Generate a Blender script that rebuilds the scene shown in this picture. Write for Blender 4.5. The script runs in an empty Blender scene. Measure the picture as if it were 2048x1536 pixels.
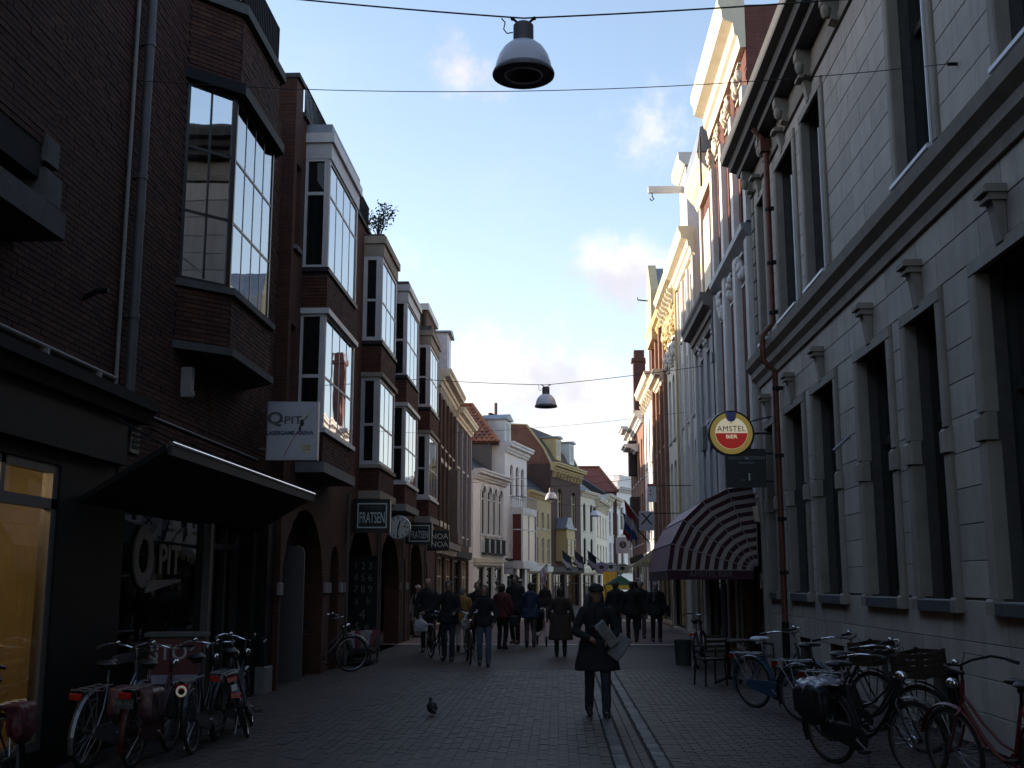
import bpy, bmesh, math, random
from mathutils import Vector, Matrix, noise
random.seed(7)
D = bpy.data
SC = bpy.context.scene
COL0 = SC.collection
class _Link:            # objects are linked in one go at the end, so that small evaluations stay quick
    def __init__(s): s.todo = []; s.objects = s
    def link(s, o): s.todo.append(o)
    def flush(s):
        for o in s.todo: COL0.objects.link(o)
        s.todo = []
COL = _Link()
R = math.radians
PI = math.pi

# ------------------------------------------------------------------ camera
cam_d = D.cameras.new('camera')
cam = D.objects.new('camera', cam_d); COL.objects.link(cam)
cam.location = (0, 0, 1.72)
cam.rotation_euler = (R(90 + 10.015), 0, R(2.358))
cam_d.sensor_width = 36.0
cam_d.lens = 36.0 * 2248.0 / 2048.0
cam_d.clip_start = 0.05
cam_d.clip_end = 3000.0
SC.camera = cam

# ------------------------------------------------------------------ light
SUN_ELEV = 10.0       # degrees above the horizon, low winter sun
SUN_PHI = -72.0       # degrees clockwise from +Y: left of the street, a little ahead
sdir = Vector((math.sin(R(SUN_PHI)) * math.cos(R(SUN_ELEV)),
               math.cos(R(SUN_PHI)) * math.cos(R(SUN_ELEV)), math.sin(R(SUN_ELEV))))
sun_d = D.lights.new('sun', 'SUN')
sun_d.energy = 3.4
sun_d.angle = R(0.53)
sun_d.color = (1.0, 0.87, 0.70)
sun = D.objects.new('sun', sun_d); COL.objects.link(sun)
sun.location = (-40, 30, 40)
sun.rotation_euler = (-sdir).to_track_quat('-Z', 'Y').to_euler()

# ------------------------------------------------------------------ sky
W = D.worlds.new('World'); SC.world = W; W.use_nodes = True
wn, wl = W.node_tree.nodes, W.node_tree.links
for n in list(wn): wn.remove(n)
def N(tree, kind, **kw):
    n = tree.nodes.new(kind)
    for k, v in kw.items():
        if k.startswith('i_'):
            n.inputs[int(k[2:]) if k[2:].isdigit() else k[2:]].default_value = v
        else: setattr(n, k, v)
    return n
WT = W.node_tree
out = N(WT, 'ShaderNodeOutputWorld'); bg = N(WT, 'ShaderNodeBackground')
bg.inputs[1].default_value = 0.14
sky = N(WT, 'ShaderNodeTexSky', sky_type='NISHITA', sun_disc=False)
sky.sun_elevation = R(SUN_ELEV); sky.sun_rotation = R(SUN_PHI)
sky.air_density = 1.0; sky.dust_density = 0.6; sky.ozone_density = 1.4; sky.altitude = 0
tc = N(WT, 'ShaderNodeTexCoord')
def vmath(op, a, b=None, tree=WT):
    n = tree.nodes.new('ShaderNodeVectorMath'); n.operation = op
    for i, q in enumerate((a, b)):
        if q is None: continue
        if isinstance(q, (tuple, list)): n.inputs[i].default_value = q
        else: tree.links.new(q, n.inputs[i])
    return n
def fmath(op, a, b=None, tree=WT, clamp=False):
    n = tree.nodes.new('ShaderNodeMath'); n.operation = op; n.use_clamp = clamp
    for i, q in enumerate((a, b)):
        if q is None: continue
        if isinstance(q, (int, float)): n.inputs[i].default_value = q
        else: tree.links.new(q, n.inputs[i])
    return n.outputs[0]
gen = tc.outputs['Generated']
HAZE_LOW, HAZE_ALL, HAZE_COL, SKY_TINT = .74, .06, (2.50, 2.66, 2.95, 1), (1.12, 1.04, 1.06)
sep = N(WT, 'ShaderNodeSeparateXYZ'); wl.new(gen, sep.inputs[0])
# thin high cloud drifting over the whole sky (flat layer, so it flattens with distance)
zc = fmath('MAXIMUM', fmath('ADD', sep.outputs[2], 0.10), 0.03)
flat = vmath('DIVIDE', gen); comb = N(WT, 'ShaderNodeCombineXYZ')
for i in range(3): wl.new(zc, comb.inputs[i])
wl.new(comb.outputs[0], flat.inputs[1])
def cloud_noise(vec, scale, detail, rough, off):
    mp = N(WT, 'ShaderNodeMapping'); mp.inputs['Location'].default_value = off
    wl.new(vec, mp.inputs[0])
    nz = N(WT, 'ShaderNodeTexNoise'); nz.inputs['Scale'].default_value = scale
    nz.inputs['Detail'].default_value = detail; nz.inputs['Roughness'].default_value = rough
    wl.new(mp.outputs[0], nz.inputs['Vector'])
    return nz.outputs['Fac']
def smooth(v, a, b):
    m = N(WT, 'ShaderNodeMapRange'); m.interpolation_type = 'SMOOTHERSTEP'
    m.inputs['From Min'].default_value = a; m.inputs['From Max'].default_value = b
    wl.new(v, m.inputs['Value']); return m.outputs[0]
veil = fmath('MULTIPLY', smooth(cloud_noise(flat.outputs[0], 0.9, 6, 0.60, (3.1, 1.7, 0)), 0.50, 0.85), 0.30)
# cumulus: noise gathered into banks
def cdir(px, py):
    a, p = 0.041154, 0.174799
    F = Vector((-math.sin(a)*math.cos(p), math.cos(a)*math.cos(p), math.sin(p)))
    Rr = Vector((math.cos(a), math.sin(a), 0)); U = Rr.cross(F)
    return (F + Rr*(px-1024)/2248 - U*(py-768)/2248).normalized()
banks = [(cdir(1040, 765), .055, 1.0), (cdir(960, 830), .06, 1.0), (cdir(1150, 800), .055, .95), (cdir(1080, 900), .09, .95),
         (cdir(820, 520), .045, .55), (cdir(1265, 550), .040, .80), (cdir(1315, 235), .046, .62), (cdir(925, 145), .026, .66), (cdir(1225, 930), .07, .9)]
acc = fmath('MULTIPLY', smooth(cloud_noise(gen, 2.3, 2, .5, (0.4, 7.1, 3.3)), .56, .72), .8)
front = smooth(sep.outputs[1], .90, .80)      # the banks seen ahead are placed one by one, the rest of the sky has its own
acc = fmath('MULTIPLY', acc, front)
for c, s_, am in banks:
    df = vmath('SUBTRACT', gen, tuple(c))
    sc_ = vmath('MULTIPLY', df.outputs[0], (1/s_, 1/s_, 1.35/s_))
    l = vmath('LENGTH', sc_.outputs[0])
    g = fmath('MULTIPLY', fmath('MAXIMUM', fmath('SUBTRACT', 1.0, fmath('MULTIPLY', l.outputs['Value'], 0.5)), 0.0), am)
    acc = fmath('MAXIMUM', acc, g)
puff = cloud_noise(gen, 14.0, 9, 0.66, (5.2, 0.3, 2.2))
cum = smooth(fmath('ADD', fmath('MULTIPLY', acc, 0.60), puff), 0.58, 1.06)
cov = fmath('MAXIMUM', fmath('MULTIPLY', cum, 0.95), veil, clamp=True)
shade = cloud_noise(gen, 6.0, 5, 0.55, (1.0, 4.0, 9.0))
cr = N(WT, 'ShaderNodeMixRGB'); cr.inputs[1].default_value = (2.15, 2.10, 2.32, 1); cr.inputs[2].default_value = (3.0, 2.9, 2.85, 1)
wl.new(smooth(shade, 0.36, 0.56), cr.inputs[0])
# moist winter air: the sky pales towards the horizon
hz = fmath('ADD', fmath('MULTIPLY', fmath('POWER', fmath('SUBTRACT', 1.0, fmath('MAXIMUM', sep.outputs[2], 0.0)), 5.0), HAZE_LOW), HAZE_ALL)
tint = vmath('MULTIPLY', sky.outputs[0], SKY_TINT)
hm = N(WT, 'ShaderNodeMixRGB'); hm.inputs[2].default_value = HAZE_COL; wl.new(hz, hm.inputs[0]); wl.new(tint.outputs[0], hm.inputs[1])
mx = N(WT, 'ShaderNodeMixRGB')
wl.new(cov, mx.inputs[0]); wl.new(hm.outputs[0], mx.inputs[1]); wl.new(cr.outputs[0], mx.inputs[2])
wl.new(mx.outputs[0], bg.inputs[0]); wl.new(bg.outputs[0], out.inputs[0])

# ------------------------------------------------------------------ exposure
SC.view_settings.view_transform = 'Standard'
SC.view_settings.look = 'None'
SC.view_settings.exposure = 1.5
SC.view_settings.gamma = 1.0
SC.view_settings.use_curve_mapping = False
SC.render.engine = 'CYCLES'
SC.cycles.max_bounces = 5
SC.cycles.diffuse_bounces = 3
SC.cycles.glossy_bounces = 3
SC.cycles.transparent_max_bounces = 6
SC.cycles.caustics_reflective = False
SC.cycles.caustics_refractive = False

# ------------------------------------------------------------------ materials
MATS = {}
def mat(name, col, rough=0.8, var=0.18, scale=6.0, bump=0.0, bscale=None, metal=0.0, spec=0.4, dirt=0.0, dirtcol=(0.03,0.028,0.026), stretch=(1,1,1), emit=None, coat=0, world=False, dscale=1.7, dstretch=(1,1,.35)):
    if name in MATS: return MATS[name]
    m = D.materials.new(name); m.use_nodes = True
    t = m.node_tree; b = t.nodes['Principled BSDF']; L = t.links.new
    b.inputs['Roughness'].default_value = rough; b.inputs['Metallic'].default_value = metal
    b.inputs['Specular IOR Level'].default_value = spec
    if coat: b.inputs['Coat Weight'].default_value = coat
    tcn = N(t, 'ShaderNodeTexCoord'); mp = N(t, 'ShaderNodeMapping'); mp.inputs['Scale'].default_value = stretch
    src = N(t, 'ShaderNodeNewGeometry').outputs['Position'] if world else tcn.outputs['Object']
    L(src, mp.inputs[0])
    nz = N(t, 'ShaderNodeTexNoise'); nz.inputs['Scale'].default_value = scale; nz.inputs['Detail'].default_value = 6
    nz.inputs['Roughness'].default_value = 0.65; L(mp.outputs[0], nz.inputs['Vector'])
    mr = N(t, 'ShaderNodeMapRange'); mr.inputs['From Min'].default_value = .3; mr.inputs['From Max'].default_value = .7
    L(nz.outputs['Fac'], mr.inputs['Value'])
    mixc = N(t, 'ShaderNodeMixRGB')
    mixc.inputs[1].default_value = tuple(c*(1-var) for c in col) + (1,)
    mixc.inputs[2].default_value = tuple(min(1, c*(1+var)) for c in col) + (1,)
    L(mr.outputs[0], mixc.inputs[0]); last = mixc.outputs[0]
    if dirt > 0:
        n2 = N(t, 'ShaderNodeTexNoise'); n2.inputs['Scale'].default_value = dscale; n2.inputs['Detail'].default_value = 8; n2.inputs['Roughness'].default_value = .7
        m2 = N(t, 'ShaderNodeMapping'); m2.inputs['Scale'].default_value = dstretch; L(src, m2.inputs[0]); L(m2.outputs[0], n2.inputs['Vector'])
        r2 = N(t, 'ShaderNodeMapRange'); r2.inputs['From Min'].default_value = .5; r2.inputs['From Max'].default_value = .75; r2.inputs['To Max'].default_value = dirt
        L(n2.outputs['Fac'], r2.inputs['Value'])
        md = N(t, 'ShaderNodeMixRGB'); md.inputs[2].default_value = dirtcol + (1,); L(r2.outputs[0], md.inputs[0]); L(last, md.inputs[1]); last = md.outputs[0]
    # individual pieces differ a little
    oi = N(t, 'ShaderNodeObjectInfo'); hv = N(t, 'ShaderNodeHueSaturation')
    mv = N(t, 'ShaderNodeMapRange'); mv.inputs['To Min'].default_value = .86; mv.inputs['To Max'].default_value = 1.12
    L(oi.outputs['Random'], mv.inputs['Value']); L(mv.outputs[0], hv.inputs['Value']); L(last, hv.inputs['Color'])
    L(hv.outputs[0], b.inputs['Base Color'])
    if bump > 0:
        nb = N(t, 'ShaderNodeTexNoise'); nb.inputs['Scale'].default_value = bscale or scale*4; nb.inputs['Detail'].default_value = 5
        L(mp.outputs[0], nb.inputs['Vector'])
        bp = N(t, 'ShaderNodeBump'); bp.inputs['Strength'].default_value = bump; bp.inputs['Distance'].default_value = .02
        L(nb.outputs['Fac'], bp.inputs['Height']); L(bp.outputs[0], b.inputs['Normal'])
    if emit:
        b.inputs['Emission Color'].default_value = tuple(emit[:3]) + (1,); b.inputs['Emission Strength'].default_value = emit[3]
    MATS[name] = m; return m

def brickmat(name, c1, c2, mortar, bw=0.22, bh=0.065, mort=0.010, bump=0.6, rough=.85, flat=False, swap=False):
    """brick texture on facades: local x along, z up (flat: local x, y)"""
    if name in MATS: return MATS[name]
    m = D.materials.new(name); m.use_nodes = True
    t = m.node_tree; b = t.nodes['Principled BSDF']; L = t.links.new
    b.inputs['Roughness'].default_value = rough; b.inputs['Specular IOR Level'].default_value = .3
    tcn = N(t, 'ShaderNodeTexCoord'); sp = N(t, 'ShaderNodeSeparateXYZ'); L(tcn.outputs['Object'], sp.inputs[0])
    cb = N(t, 'ShaderNodeCombineXYZ')
    if flat and swap: L(sp.outputs[1], cb.inputs[0]); L(sp.outputs[0], cb.inputs[1])
    elif flat: L(sp.outputs[0], cb.inputs[0]); L(sp.outputs[1], cb.inputs[1])
    else:
        L(fmath('ADD', sp.outputs[0], sp.outputs[1], t), cb.inputs[0]); L(sp.outputs[2], cb.inputs[1])
    br = N(t, 'ShaderNodeTexBrick'); br.inputs['Scale'].default_value = 1.0
    br.inputs['Brick Width'].default_value = bw; br.inputs['Row Height'].default_value = bh
    br.inputs['Mortar Size'].default_value = mort*.5; br.inputs['Mortar Smooth'].default_value = .2; br.inputs['Bias'].default_value = -.1
    br.inputs['Color1'].default_value = c1 + (1,); br.inputs['Color2'].default_value = c2 + (1,); br.inputs['Mortar'].default_value = mortar + (1,)
    L(cb.outputs[0], br.inputs['Vector'])
    nz = N(t, 'ShaderNodeTexNoise'); nz.inputs['Scale'].default_value = 1.3; nz.inputs['Detail'].default_value = 8; nz.inputs['Roughness'].default_value = .7
    L(tcn.outputs['Object'], nz.inputs['Vector'])
    mr = N(t, 'ShaderNodeMapRange'); mr.inputs['From Min'].default_value = .3; mr.inputs['From Max'].default_value = .7
    mr.inputs['To Min'].default_value = .70; mr.inputs['To Max'].default_value = 1.25; L(nz.outputs['Fac'], mr.inputs['Value'])
    hv = N(t, 'ShaderNodeHueSaturation'); L(mr.outputs[0], hv.inputs['Value']); L(br.outputs['Color'], hv.inputs['Color'])
    L(hv.outputs[0], b.inputs['Base Color'])
    bp = N(t, 'ShaderNodeBump'); bp.inputs['Strength'].default_value = bump; bp.inputs['Distance'].default_value = .012; bp.invert = True
    L(br.outputs['Fac'], bp.inputs['Height']); L(bp.outputs[0], b.inputs['Normal'])
    MATS[name] = m; return m

def glassmat(name, tint=(0.012,0.013,0.014), ior=1.9, wav=0.04, wscale=1.3, rough=0.015, trans=0.0, gain=1.0):
    if name in MATS: return MATS[name]
    m = D.materials.new(name); m.use_nodes = True
    t = m.node_tree; L = t.links.new
    for n in list(t.nodes): t.nodes.remove(n)
    o = N(t, 'ShaderNodeOutputMaterial'); mx_ = N(t, 'ShaderNodeMixShader'); gl = N(t, 'ShaderNodeBsdfGlossy'); fr = N(t, 'ShaderNodeFresnel')
    gl.inputs['Roughness'].default_value = rough; fr.inputs['IOR'].default_value = ior
    tcn = N(t, 'ShaderNodeTexCoord'); nz = N(t, 'ShaderNodeTexNoise'); nz.inputs['Scale'].default_value = wscale; nz.inputs['Detail'].default_value = 2
    L(tcn.outputs['Object'], nz.inputs['Vector'])
    bp = N(t, 'ShaderNodeBump'); bp.inputs['Strength'].default_value = wav; bp.inputs['Distance'].default_value = .1; L(nz.outputs['Fac'], bp.inputs['Height'])
    L(bp.outputs[0], gl.inputs['Normal']); 
    if trans > 0:
        tr = N(t, 'ShaderNodeBsdfTransparent'); tr.inputs[0].default_value = (trans, trans, trans, 1); base = tr.outputs[0]
    else:
        df = N(t, 'ShaderNodeBsdfDiffuse')
        n2 = N(t, 'ShaderNodeTexNoise'); n2.inputs['Scale'].default_value = .9; n2.inputs['Detail'].default_value = 3; L(tcn.outputs['Object'], n2.inputs['Vector'])
        cr_ = N(t, 'ShaderNodeMixRGB'); cr_.inputs[1].default_value = tuple(c*.3 for c in tint)+(1,); cr_.inputs[2].default_value = tuple(c*1.8 for c in tint)+(1,)
        L(n2.outputs['Fac'], cr_.inputs[0]); L(cr_.outputs[0], df.inputs[0]); base = df.outputs[0]
    L(fmath('POWER', fr.outputs[0], gain, t), mx_.inputs[0]); L(base, mx_.inputs[1]); L(gl.outputs[0], mx_.inputs[2]); L(mx_.outputs[0], o.inputs[0])
    MATS[name] = m; return m

G_DARK = glassmat('window_glass', tint=(.010,.010,.011), ior=1.5)
G_CLEAR = glassmat('clear_glass', ior=1.75, wav=.02, trans=.85)
G_BAY = glassmat('bay_glass', tint=(.02,.019,.018), ior=2.6, wav=.03, wscale=.9, gain=.26)
BLACK = mat('black_paint', (.009,.009,.010), .6, .2, spec=.15)
DARKM = mat('dark_metal', (.022,.022,.024), .5, .2, metal=.2, spec=.25)
WHITE = mat('white_paint', (.62,.60,.58), .5, .1, 3, dirt=.35, dirtcol=(.2,.18,.16))
CREAM = mat('cream_paint', (.66,.58,.44), .6, .1, 3, dirt=.3, dirtcol=(.25,.2,.15))
STEEL = mat('galvanised_steel', (.30,.30,.32), .4, .15, metal=.7)
CHROME = mat('chrome', (.6,.6,.62), .18, .05, metal=1.0)
STONE = mat('grey_stone', (.075,.07,.066), .85, .2, 8, bump=.3, dirt=.4)
LEDGE = mat('pale_ledge', (.22,.20,.185), .8, .2, 5, bump=.2, dirt=.4)
ZINC = mat('zinc', (.22,.24,.27), .5, .2, 2, metal=.4)

# ------------------------------------------------------------------ mesh helpers
class MB:
    def __init__(s): s.v = []; s.f = []; s.m = []; s.mi = 0; s.T = None
    def av(s, pts):
        b = len(s.v)
        if s.T is None: s.v += [tuple(p) for p in pts]
        else: s.v += [tuple(s.T @ Vector(p)) for p in pts]
        return b
    def poly(s, pts):
        b = s.av(pts); s.f.append(tuple(range(b, b+len(pts)))); s.m.append(s.mi); return s
    def box(s, x0, x1, y0, y1, z0, z1):
        b = s.av([(x0,y0,z0),(x1,y0,z0),(x1,y1,z0),(x0,y1,z0),(x0,y0,z1),(x1,y0,z1),(x1,y1,z1),(x0,y1,z1)])
        for q in ((0,3,2,1),(4,5,6,7),(0,1,5,4),(1,2,6,5),(2,3,7,6),(3,0,4,7)):
            s.f.append(tuple(b+i for i in q)); s.m.append(s.mi)
        return s
    def bbox(s, x0, x1, y0, y1, z0, z1, c=.01):
        """box with chamfered vertical front edges and top"""
        b = s.av([(x0,y1,z0),(x0,y0+c,z0),(x0+c,y0,z0),(x1-c,y0,z0),(x1,y0+c,z0),(x1,y1,z0),
                  (x0,y1,z1),(x0,y0+c,z1),(x0+c,y0,z1-c),(x1-c,y0,z1-c),(x1,y0+c,z1),(x1,y1,z1)])
        for q in ((0,1,7,6),(1,2,8,7),(2,3,9,8),(3,4,10,9),(4,5,11,10),(6,7,8,9,10,11),(5,4,3,2,1,0)):
            s.f.append(tuple(b+i for i in q)); s.m.append(s.mi)
        return s
    def prism(s, poly, z0, z1):
        n = len(poly); b = s.av([(p[0],p[1],z0) for p in poly] + [(p[0],p[1],z1) for p in poly])
        s.f.append(tuple(b+i for i in reversed(range(n)))); s.f.append(tuple(b+n+i for i in range(n))); s.m += [s.mi]*2
        for i in range(n):
            j = (i+1) % n; s.f.append((b+i, b+j, b+n+j, b+n+i)); s.m.append(s.mi)
        return s
    def sweep(s, prof, x0, x1):
        """profile of (y,z) points run along x"""
        n = len(prof); b = s.av([(x0,p[0],p[1]) for p in prof] + [(x1,p[0],p[1]) for p in prof])
        s.f.append(tuple(b+i for i in range(n))); s.f.append(tuple(b+n+i for i in reversed(range(n)))); s.m += [s.mi]*2
        for i in range(n):
            j = (i+1) % n; s.f.append((b+i, b+n+i, b+n+j, b+j)); s.m.append(s.mi)
        return s
    def yprism(s, poly, y0, y1):
        """polygon of (x,z) points run along y"""
        n = len(poly); b = s.av([(p[0],y0,p[1]) for p in poly] + [(p[0],y1,p[1]) for p in poly])
        s.f.append(tuple(b+i for i in range(n))); s.f.append(tuple(b+n+i for i in reversed(range(n)))); s.m += [s.mi]*2
        for i in range(n):
            j = (i+1) % n; s.f.append((b+i, b+n+i, b+n+j, b+j)); s.m.append(s.mi)
        return s
    def tube(s, path, r, n=8, closed=False):
        P = [Vector(p) for p in path]; m = len(P)
        rr = r if isinstance(r, (list, tuple)) else [r]*m
        up = None; b0 = len(s.v); pts = []
        for i in range(m):
            if closed: t = (P[(i+1) % m]-P[i-1])
            else: t = P[min(i+1, m-1)]-P[max(i-1, 0)]
            t.normalize()
            if up is None:
                up = Vector((0,0,1)) if abs(t.z) < .9 else Vector((1,0,0))
            a = t.cross(up); 
            if a.length < 1e-6: a = t.cross(Vector((0,1,0)))
            a.normalize(); c = a.cross(t).normalized(); up = c
            for k in range(n):
                q = 2*PI*k/n; pts.append(P[i]+(a*math.cos(q)+c*math.sin(q))*rr[i])
        b = s.av(pts)
        for i in range(m if closed else m-1):
            j = (i+1) % m
            for k in range(n):
                l = (k+1) % n; s.f.append((b+i*n+k, b+i*n+l, b+j*n+l, b+j*n+k)); s.m.append(s.mi)
        if not closed:
            s.f.append(tuple(b+k for k in reversed(range(n)))); s.f.append(tuple(b+(m-1)*n+k for k in range(n))); s.m += [s.mi]*2
        return s
    def lathe(s, prof, n=20, T=None):
        """(r,z) profile turned about z"""
        old = s.T
        if T is not None: s.T = T if old is None else old @ T
        b = s.av([(r*math.cos(2*PI*k/n), r*math.sin(2*PI*k/n), z) for r, z in prof for k in range(n)])
        s.T = old
        for i in range(len(prof)-1):
            for k in range(n):
                l = (k+1) % n; s.f.append((b+i*n+k, b+i*n+l, b+(i+1)*n+l, b+(i+1)*n+k)); s.m.append(s.mi)
        return s
    def ell(s, c, r, n=12, m=8, T=None):
        prof = [(math.sin(PI*i/m), -math.cos(PI*i/m)) for i in range(m+1)]
        prof[0] = (.01, -1); prof[-1] = (.01, 1)
        Tm = Matrix.Translation(c) @ Matrix.Diagonal((r[0], r[1], r[2], 1))
        if T is not None: Tm = Matrix.Translation(c) @ T @ Matrix.Diagonal((r[0], r[1], r[2], 1))
        b0 = len(s.v); s.lathe(prof, n, Tm)
        s.f.append(tuple(b0+k for k in reversed(range(n)))); s.f.append(tuple(b0+m*n+k for k in range(n))); s.m += [s.mi]*2
        return s
    def cap(s, p0, p1, r0, r1, n=10):
        """tapered capsule"""
        p0, p1 = Vector(p0), Vector(p1); d = (p1-p0); L = d.length
        q = d.to_track_quat('Z', 'Y').to_matrix().to_4x4(); T = Matrix.Translation(p0) @ q
        prof = [(r0*math.sin(a), -r0*math.cos(a)) for a in (.15, .6, 1.1, 1.57)] + [(r1*math.sin(a), L-r1*math.cos(a)) for a in (1.57, 2.05, 2.55, 3.0)]
        b0 = len(s.v); s.lathe(prof, n, T)
        s.f.append(tuple(b0+k for k in reversed(range(n)))); s.f.append(tuple(b0+7*n+k for k in range(n))); s.m += [s.mi]*2
        return s
    def mesh(s, name, mats, smooth=False, ang=40):
        me = D.meshes.new(name); me.from_pydata(s.v, [], s.f)
        for q in (mats if isinstance(mats, (list, tuple)) else [mats]): me.materials.append(q)
        if any(s.m): me.polygons.foreach_set('material_index', s.m)
        if smooth:
            me.polygons.foreach_set('use_smooth', [True]*len(me.polygons))
            me.set_sharp_from_angle(angle=R(ang))
        me.update(); return me
    def build(s, name, mats, parent=None, smooth=False, loc=None, rot=None, ang=40):
        return place(name, s.mesh(name, mats, smooth, ang), parent, loc, rot)

def place(name, me, parent=None, loc=None, rot=None):
    o = D.objects.new(name, me); COL.objects.link(o)
    if parent is not None: o.parent = parent
    if loc is not None: o.location = loc
    if rot is not None: o.rotation_euler = rot
    return o
def tag(o, label=None, cat=None, group=None, kind=None):
    if label: o['label'] = label
    if cat: o['category'] = cat
    if group: o['group'] = group
    if kind: o['kind'] = kind
    return o
def empty(name, loc=(0,0,0), rot=(0,0,0), label=None, cat=None, group=None):
    o = D.objects.new(name, None); COL.objects.link(o); o.location = loc; o.rotation_euler = rot
    o.empty_display_size = .2
    return tag(o, label, cat, group)
def recolor(o, m, slot=0):
    o.material_slots[slot].link = 'OBJECT'; o.material_slots[slot].material = m
def copy_tree(o, parent=None):
    c = o.copy(); COL.objects.link(c); c.parent = parent
    for ch in KIDS.get(o.name, []): copy_tree(ch, c)
    return c
KIDS = {}
def index_kids():
    KIDS.clear()
    for o in D.objects:
        if o.parent: KIDS.setdefault(o.parent.name, []).append(o)
def text_mesh(txt, size=1.0, ext=.004, xs=1.0, align='CENTER', bold=0.0, shear=0.0, spacing=1.0):
    cu = D.curves.new('lettering', 'FONT'); cu.body = txt; cu.size = size; cu.extrude = ext; cu.align_x = align; cu.align_y = 'CENTER'
    cu.offset = bold; cu.shear = shear; cu.space_character = spacing; cu.resolution_u = 3
    o = D.objects.new('lettering', cu); COL0.objects.link(o)
    dg = bpy.context.evaluated_depsgraph_get(); dg.update()
    me = D.meshes.new_from_object(o.evaluated_get(dg))
    D.objects.remove(o); D.curves.remove(cu)
    if xs != 1.0:
        for v in me.vertices: v.co.x *= xs
    return me
def lettering(parent, txt, m, loc, size, ext=.003, xs=1.0, rot=(PI/2, 0, 0), **kw):
    me = text_mesh(txt, size, ext, xs, **kw); me.materials.clear(); me.materials.append(m)
    return place('lettering', me, parent, loc, rot)
def blob(mb, name, m, parent=None, vox=.015, smooth=4, wrinkle=0.0, wscale=9.0):
    """weld overlapping solids into one continuous skin"""
    me = mb.mesh(name + '_raw', m)
    o = D.objects.new(name + '_raw', me); COL0.objects.link(o)
    md = o.modifiers.new('r', 'REMESH'); md.mode = 'VOXEL'; md.voxel_size = vox; md.use_smooth_shade = True
    if smooth:
        sm = o.modifiers.new('s', 'SMOOTH'); sm.iterations = smooth; sm.factor = .5
    dg = bpy.context.evaluated_depsgraph_get(); dg.update()
    res = D.meshes.new_from_object(o.evaluated_get(dg)); res.name = name
    D.objects.remove(o); D.meshes.remove(me)
    res.materials.clear(); res.materials.append(m)
    if wrinkle:
        for v in res.vertices:
            c = v.co; a = noise.noise((c.x*wscale, c.y*wscale, c.z*wscale*.6)) + .5*noise.noise((c.x*wscale*2.3+7, c.y*wscale*2.3, c.z*wscale*1.4))
            v.co = c + v.normal * a * wrinkle
    res.polygons.foreach_set('use_smooth', [True]*len(res.polygons)); res.update()
    return place(name, res, parent)
def bricks_into(mb, O, u, w, n, W_, H_, bw=.21, bh=.06, j=.010, proud=.012, skip=None, tone=None, keep=None):
    """running-bond bricks on the plane O + a*u + b*w, proud along n; keep collects the nearest instead"""
    O, u, w, n = Vector(O), Vector(u), Vector(w), Vector(n)
    rows = int(H_/bh)
    for r_ in range(rows):
        b0 = r_*bh + j*.5; b1 = (r_+1)*bh - j*.5
        a = -(bw*.5 if r_ % 2 else 0.0)
        while a < W_:
            a0 = max(a + j*.22, 0); a1 = min(a + bw - j*.22, W_); a += bw
            if a1 - a0 < .02: continue
            if skip and skip((a0+a1)/2, (b0+b1)/2, a0, a1): continue
            p = proud + random.uniform(-.004, .004)
            if keep is not None and keep(a0, a1, b0, b1, p): continue
            q = [O+u*x+w*y for x, y in ((a0,b0),(a1,b0),(a1,b1),(a0,b1))]; t = [k+n*p for k in q]
            b = mb.av(q+t); mb.mi = random.choice((0,0,0,1,1,2))
            for f_ in ((4,5,6,7),(0,1,5,4),(1,2,6,5),(2,3,7,6),(3,0,4,7)):
                mb.f.append(tuple(b+i for i in f_)); mb.m.append(mb.mi)
    return mb
# ------------------------------------------------------------------ facade helpers
def facade(name, label, A, B, cat='building', group=None):
    A, B = Vector((A[0], A[1], 0)), Vector((B[0], B[1], 0)); d = B - A
    root = empty(name, A, (0, 0, math.atan2(d.y, d.x)), label, cat, group)
    return root, d.length
def wall_into(mb, x0, x1, z0, z1, ops=(), t=.22, y=0.0):
    xs = sorted({x0, x1, *[o[0] for o in ops], *[o[1] for o in ops]}); zs = sorted({z0, z1, *[o[2] for o in ops], *[o[3] for o in ops]})
    xs = [x for x in xs if x0-1e-6 <= x <= x1+1e-6]; zs = [z for z in zs if z0-1e-6 <= z <= z1+1e-6]
    for i in range(len(xs)-1):
        for k in range(len(zs)-1):
            cx, cz = (xs[i]+xs[i+1])/2, (zs[k]+zs[k+1])/2
            if any(o[0] < cx < o[1] and o[2] < cz < o[3] for o in ops): continue
            mb.poly([(xs[i],y,zs[k]),(xs[i+1],y,zs[k]),(xs[i+1],y,zs[k+1]),(xs[i],y,zs[k+1])])
    for o in ops:
        a, b, c, d = o[:4]
        mb.poly([(a,y,c),(a,y,d),(a,y+t,d),(a,y+t,c)]); mb.poly([(b,y,d),(b,y,c),(b,y+t,c),(b,y+t,d)])
        mb.poly([(a,y,c),(a,y+t,c),(b,y+t,c),(b,y,c)])
        if len(o) > 4 and o[4] > 0:
            rise = o[4]; n = 10; w2 = (b-a)/2
            P = [((a+b)/2 - w2*math.cos(PI*q/n), d-rise+rise*math.sin(PI*q/n)) for q in range(n+1)]
            for q in range(n):
                p, r_ = P[q], P[q+1]
                mb.poly([(p[0],y,p[1]),(r_[0],y,r_[1]),(r_[0],y,d),(p[0],y,d)])
                mb.poly([(p[0],y,p[1]),(p[0],y+t,p[1]),(r_[0],y+t,r_[1]),(r_[0],y,r_[1])])
        else: mb.poly([(a,y,d),(b,y,d),(b,y+t,d),(a,y+t,d)])
    return mb
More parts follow.
